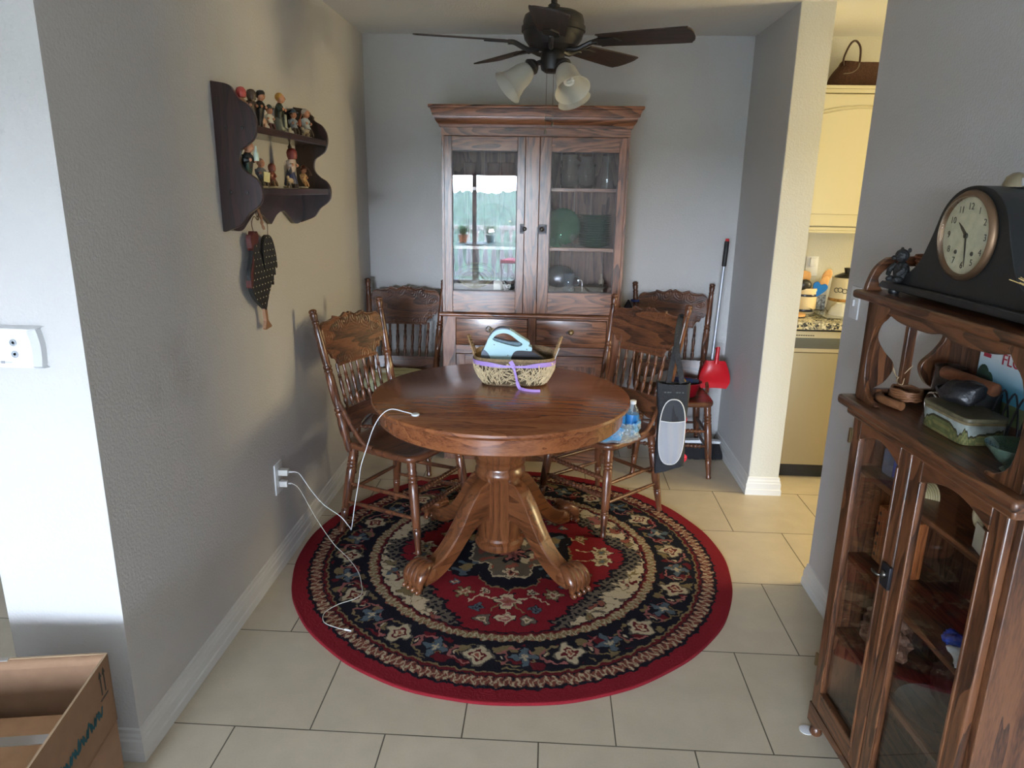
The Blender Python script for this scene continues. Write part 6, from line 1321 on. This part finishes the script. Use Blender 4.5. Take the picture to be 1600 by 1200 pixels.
B().box(-.05, .05, -.030, .030, 0, .091, .004).out('box', mat('black_lacquer', (.012, .011, .011), .3), t)
# license plate
t = thing('license_plate', 'white and blue Florida licence plate propped at the back of the curio ledge', 'license plate', cl(.300, .205, 1.078), CRZ)
pm = vcol('plate_print', .35, 0, 5)
b = B(); lay = b.bm.loops.layers.float_color.new('pattern'); nx, nz = 60, 40
G = [[b.v((-.140+.305*i/nx, 0, .165*j/nz)) for j in range(nz+1)] for i in range(nx+1)]; K = [[b.v((-.140+.305*i/nx, .0015, .165*j/nz)) for j in range(nz+1)] for i in range(nx+1)]
for i in range(nx):
    for j in range(nz):
        v_ = (j+.5)/nz; c = np.array(srgb(214, 222, 222))*min(1, max(0, (v_-.45)/.4))+np.array(srgb(96, 168, 196))*(1-min(1, max(0, (v_-.45)/.4)))
        if v_ < .28: c = np.array(srgb(120, 130, 90))
        fc = b.bm.faces.new((G[i][j], G[i+1][j], G[i+1][j+1], G[i][j+1]))
        for lp in fc.loops: lp[lay] = (*c, 1)
        b.bm.faces.new((K[i][j], K[i][j+1], K[i+1][j+1], K[i+1][j]))
b.out('plate', pm, t, 20)
rp2 = mat('plate_red', srgb(170, 36, 60), .4)
text('plate_lettering', 'FLORIDA', .036, rp2, t, (-.062, -.0012, .128), (PI/2, 0, 0), .0004)
B().box(-.125, -.100, -.0018, -.0005, .133, .142).out('registration_sticker', rp2, t, 0)
B().lathe([(.004, 0), (.004, .001), (0, .001)], 10, (-.085, -.0005, .150), (0, -1, 0)).out('bolt_hole', mat('dark_hole', (.02, .02, .02), .6), t)
B().ell((-.115, -.002, .085), (.022, .002, .030), 12, 8).ell((-.095, -.002, .078), (.018, .002, .024), 12, 8).out('tree_emblem', mat('emblem_green', srgb(34, 62, 50), .5), t, 60)
t = lt_('toast_rack', 'black looped wire rack standing in front of the licence plate', 'rack', .400, .160)
b = B()
for k in range(5):
    x = -.08+k*.032; b.tube(smoothpath([(x, -.02, .004), (x+.002, -.016, .06), (x+.006, 0, .112), (x+.010, .014, .06), (x+.012, .02, .004)], 5), .0022, 6)
b.tube([(-.09, -.02, .004), (.07, -.02, .004)], .0025, 6).tube([(-.08, .02, .004), (.08, .02, .004)], .0025, 6); b.out('wires', iron, t, 60)
t = lt_('glass_bowl', 'green glass bowl at the near edge of the curio ledge', 'bowl', .535, .060)
B().lathe([(0, 0), (.026, 0), (.028, .006), (.022, .012), (.040, .030), (.058, .052), (.060, .058), (.056, .057), (.036, .032), (0, .016)], 32).out('bowl', clear('moss_green_glass', (.22, .34, .26), .25), t, 40)
# ---- inside the curio
ci = lambda nm, lab, cat, x, y, z, rz=0, g=None: thing(nm, lab, cat, cl(x, y, z), CRZ+rz, g)
t = ci('driftwood_block', 'reddish wooden block with a row of drilled holes behind the left curio door', 'wood block', .110, .120, .608)
b = B().box(-.060, .060, -.035, .035, 0, .16, .006); b.out('block', wood('red_cedar', srgb(92, 44, 18), srgb(140, 76, 34), srgb(164, 96, 50), 'z', 2, .5, .1), t)
b = B()
for k in range(5): b.lathe([(.005, 0), (.004, .0012), (0, .0012)], 10, (-.046, -.035, .02+k*.03), (0, -1, 0))
b.out('drilled_holes', mat('dark_hole', (.02, .02, .02), .6), t)
t = ci('geode', 'large rough brown rock on the middle curio shelf', 'rock', .130, .115, .368)
def rock(u, v, s=(1, 1, 1), sd=0): a = u*2*PI; th = v*PI; r_ = 1+.16*math.sin(a*3+sd)*math.sin(th*2)+.08*math.sin(a*7+th*5+sd)+.05*math.cos(a*11-th*9); return (s[0]*r_*math.sin(th)*math.cos(a), s[1]*r_*math.sin(th)*math.sin(a), s[2]*(1-r_*math.cos(th)*.98))
B().grid(lambda u, v: rock(u, v, (.080, .055, .055), 1), 36, 20, True).out('rock', mat('brown_rock', srgb(104, 72, 54), .7, noise=.4, nscale=40, bump=.8, bscale=50), t, 40)
t = ci('glass_candle_holder', 'tall clear glass tube behind the left curio door', 'candle holder', .190, .060, .608); B().lathe([(0, 0), (.018, 0), (.014, .01), (.012, .02), (.012, .19), (.014, .2), (.010, .2), (.010, .02), (0, .012)], 20).out('tube', cgl, t, 60)
t = ci('ribbed_shell', 'small cream ribbed shell on the top curio shelf behind the left door', 'shell', .215, .105, .868)
b = B()
for k in range(8): b.tube([((.012+.003*k)*math.cos(i/16*PI), -.02+.004*k, (.012+.003*k)*math.sin(i/16*PI)) for i in range(17)], .0028, 6)
b.out('shell', mat('cream_shell', srgb(176, 162, 120), .4), t, 60)
t = ci('crystal_block', 'small blue and clear crystal block, leftmost on the top curio shelf', 'crystal', .100, .085, .868); B().box(-.036, .036, -.02, .02, 0, .07, .008).out('crystal', clear('blue_crystal', (.55, .60, .78), .25), t); B().box(.022, .035, -.021, -.02, .01, .06).out('blue_stripe', mat('cobalt', (.05, .1, .5), .3), t)
t = ci('place_card', 'square off-white card standing on the top shelf behind the right door', 'card', .500, .045, .868, -.25); B().box(-.030, .030, -.001, .001, 0, .055).out('card', mat('offwhite_card', srgb(196, 194, 180), .7), t, 0)
t = ci('ram_figurine', 'cream ram figurine with curled horns and a dark wire coil body', 'figurine', .432, .085, .868, .3)
b = B().ell((0, 0, .055), (.016, .014, .034), 14, 9).ell((-.016, -.006, .085), (.012, .011, .012), 12, 7); b.out('body', mat('bone_white', srgb(206, 196, 164), .5), t, 60)
b = B(); [b.tube([(-.018+.014*math.cos(i/14*5)*(1-i/30), -.016+.002*i/4, .09+.014*math.sin(i/14*5)*(1-i/30)) for i in range(18)], [.005*(1-i/26) for i in range(18)], 6) for _ in (0,)]; b.out('horn', mat('horn_tan', srgb(176, 128, 84), .5), t, 60)
b = B()
for k in range(10): b.tube([(.038+.016*math.cos(i/16*2*PI), .016*math.sin(i/16*2*PI), .020+k*.008) for i in range(16)], .002, 6, True)
b.out('wire_coil', iron, t, 60)
t = ci('blue_stone', 'glossy cobalt blue stone behind the right curio door', 'stone', .450, .075, .608); B().grid(lambda u, v: rock(u, v, (.034, .024, .016), 2), 28, 14, True).out('stone', mat('cobalt_stone', srgb(40, 70, 170), .2, noise=.5, nscale=40), t, 60)
t = ci('white_stone', 'grey-veined white bean-shaped stone in front of the blue stone', 'stone', .510, .045, .608, -.3); B().grid(lambda u, v: (lambda p_: (p_[0], p_[1]+.010*math.cos(p_[0]*60), p_[2]))(rock(u, v, (.040, .020, .015), 5)), 28, 14, True).out('stone', mat('white_marble', srgb(186, 192, 196), .35, noise=.15, nscale=60), t, 60)
t = ci('glass_dish', 'shallow clear glass dish on the middle curio shelf', 'dish', .400, .10, .368); B().lathe([(0, 0), (.05, 0), (.085, .03), (.09, .036), (.084, .034), (.05, .006), (0, .005)], 32).out('dish', cgl, t, 60)
t = ci('bead_string', 'string of tiny pale beads lying in the bottom of the curio', 'beads', .40, .10, .084)
b = B()
for i in range(34): b.ell((-.13+.008*i, .03*math.sin(i*.25), .004), .0035, 6, 4)
b.out('beads', mat('pearl', (.5, .48, .42), .3), t, 60)
t = ci('dark_carving', 'large dark wooden carving lying on the shelf below the stones', 'carving', .42, .15, .368); B().grid(lambda u, v: rock(u, v, (.12, .03, .07), 3), 36, 18, True).out('carving', mat('dark_carved_wood', srgb(44, 24, 18), .4, noise=.3, nscale=30), t, 50)
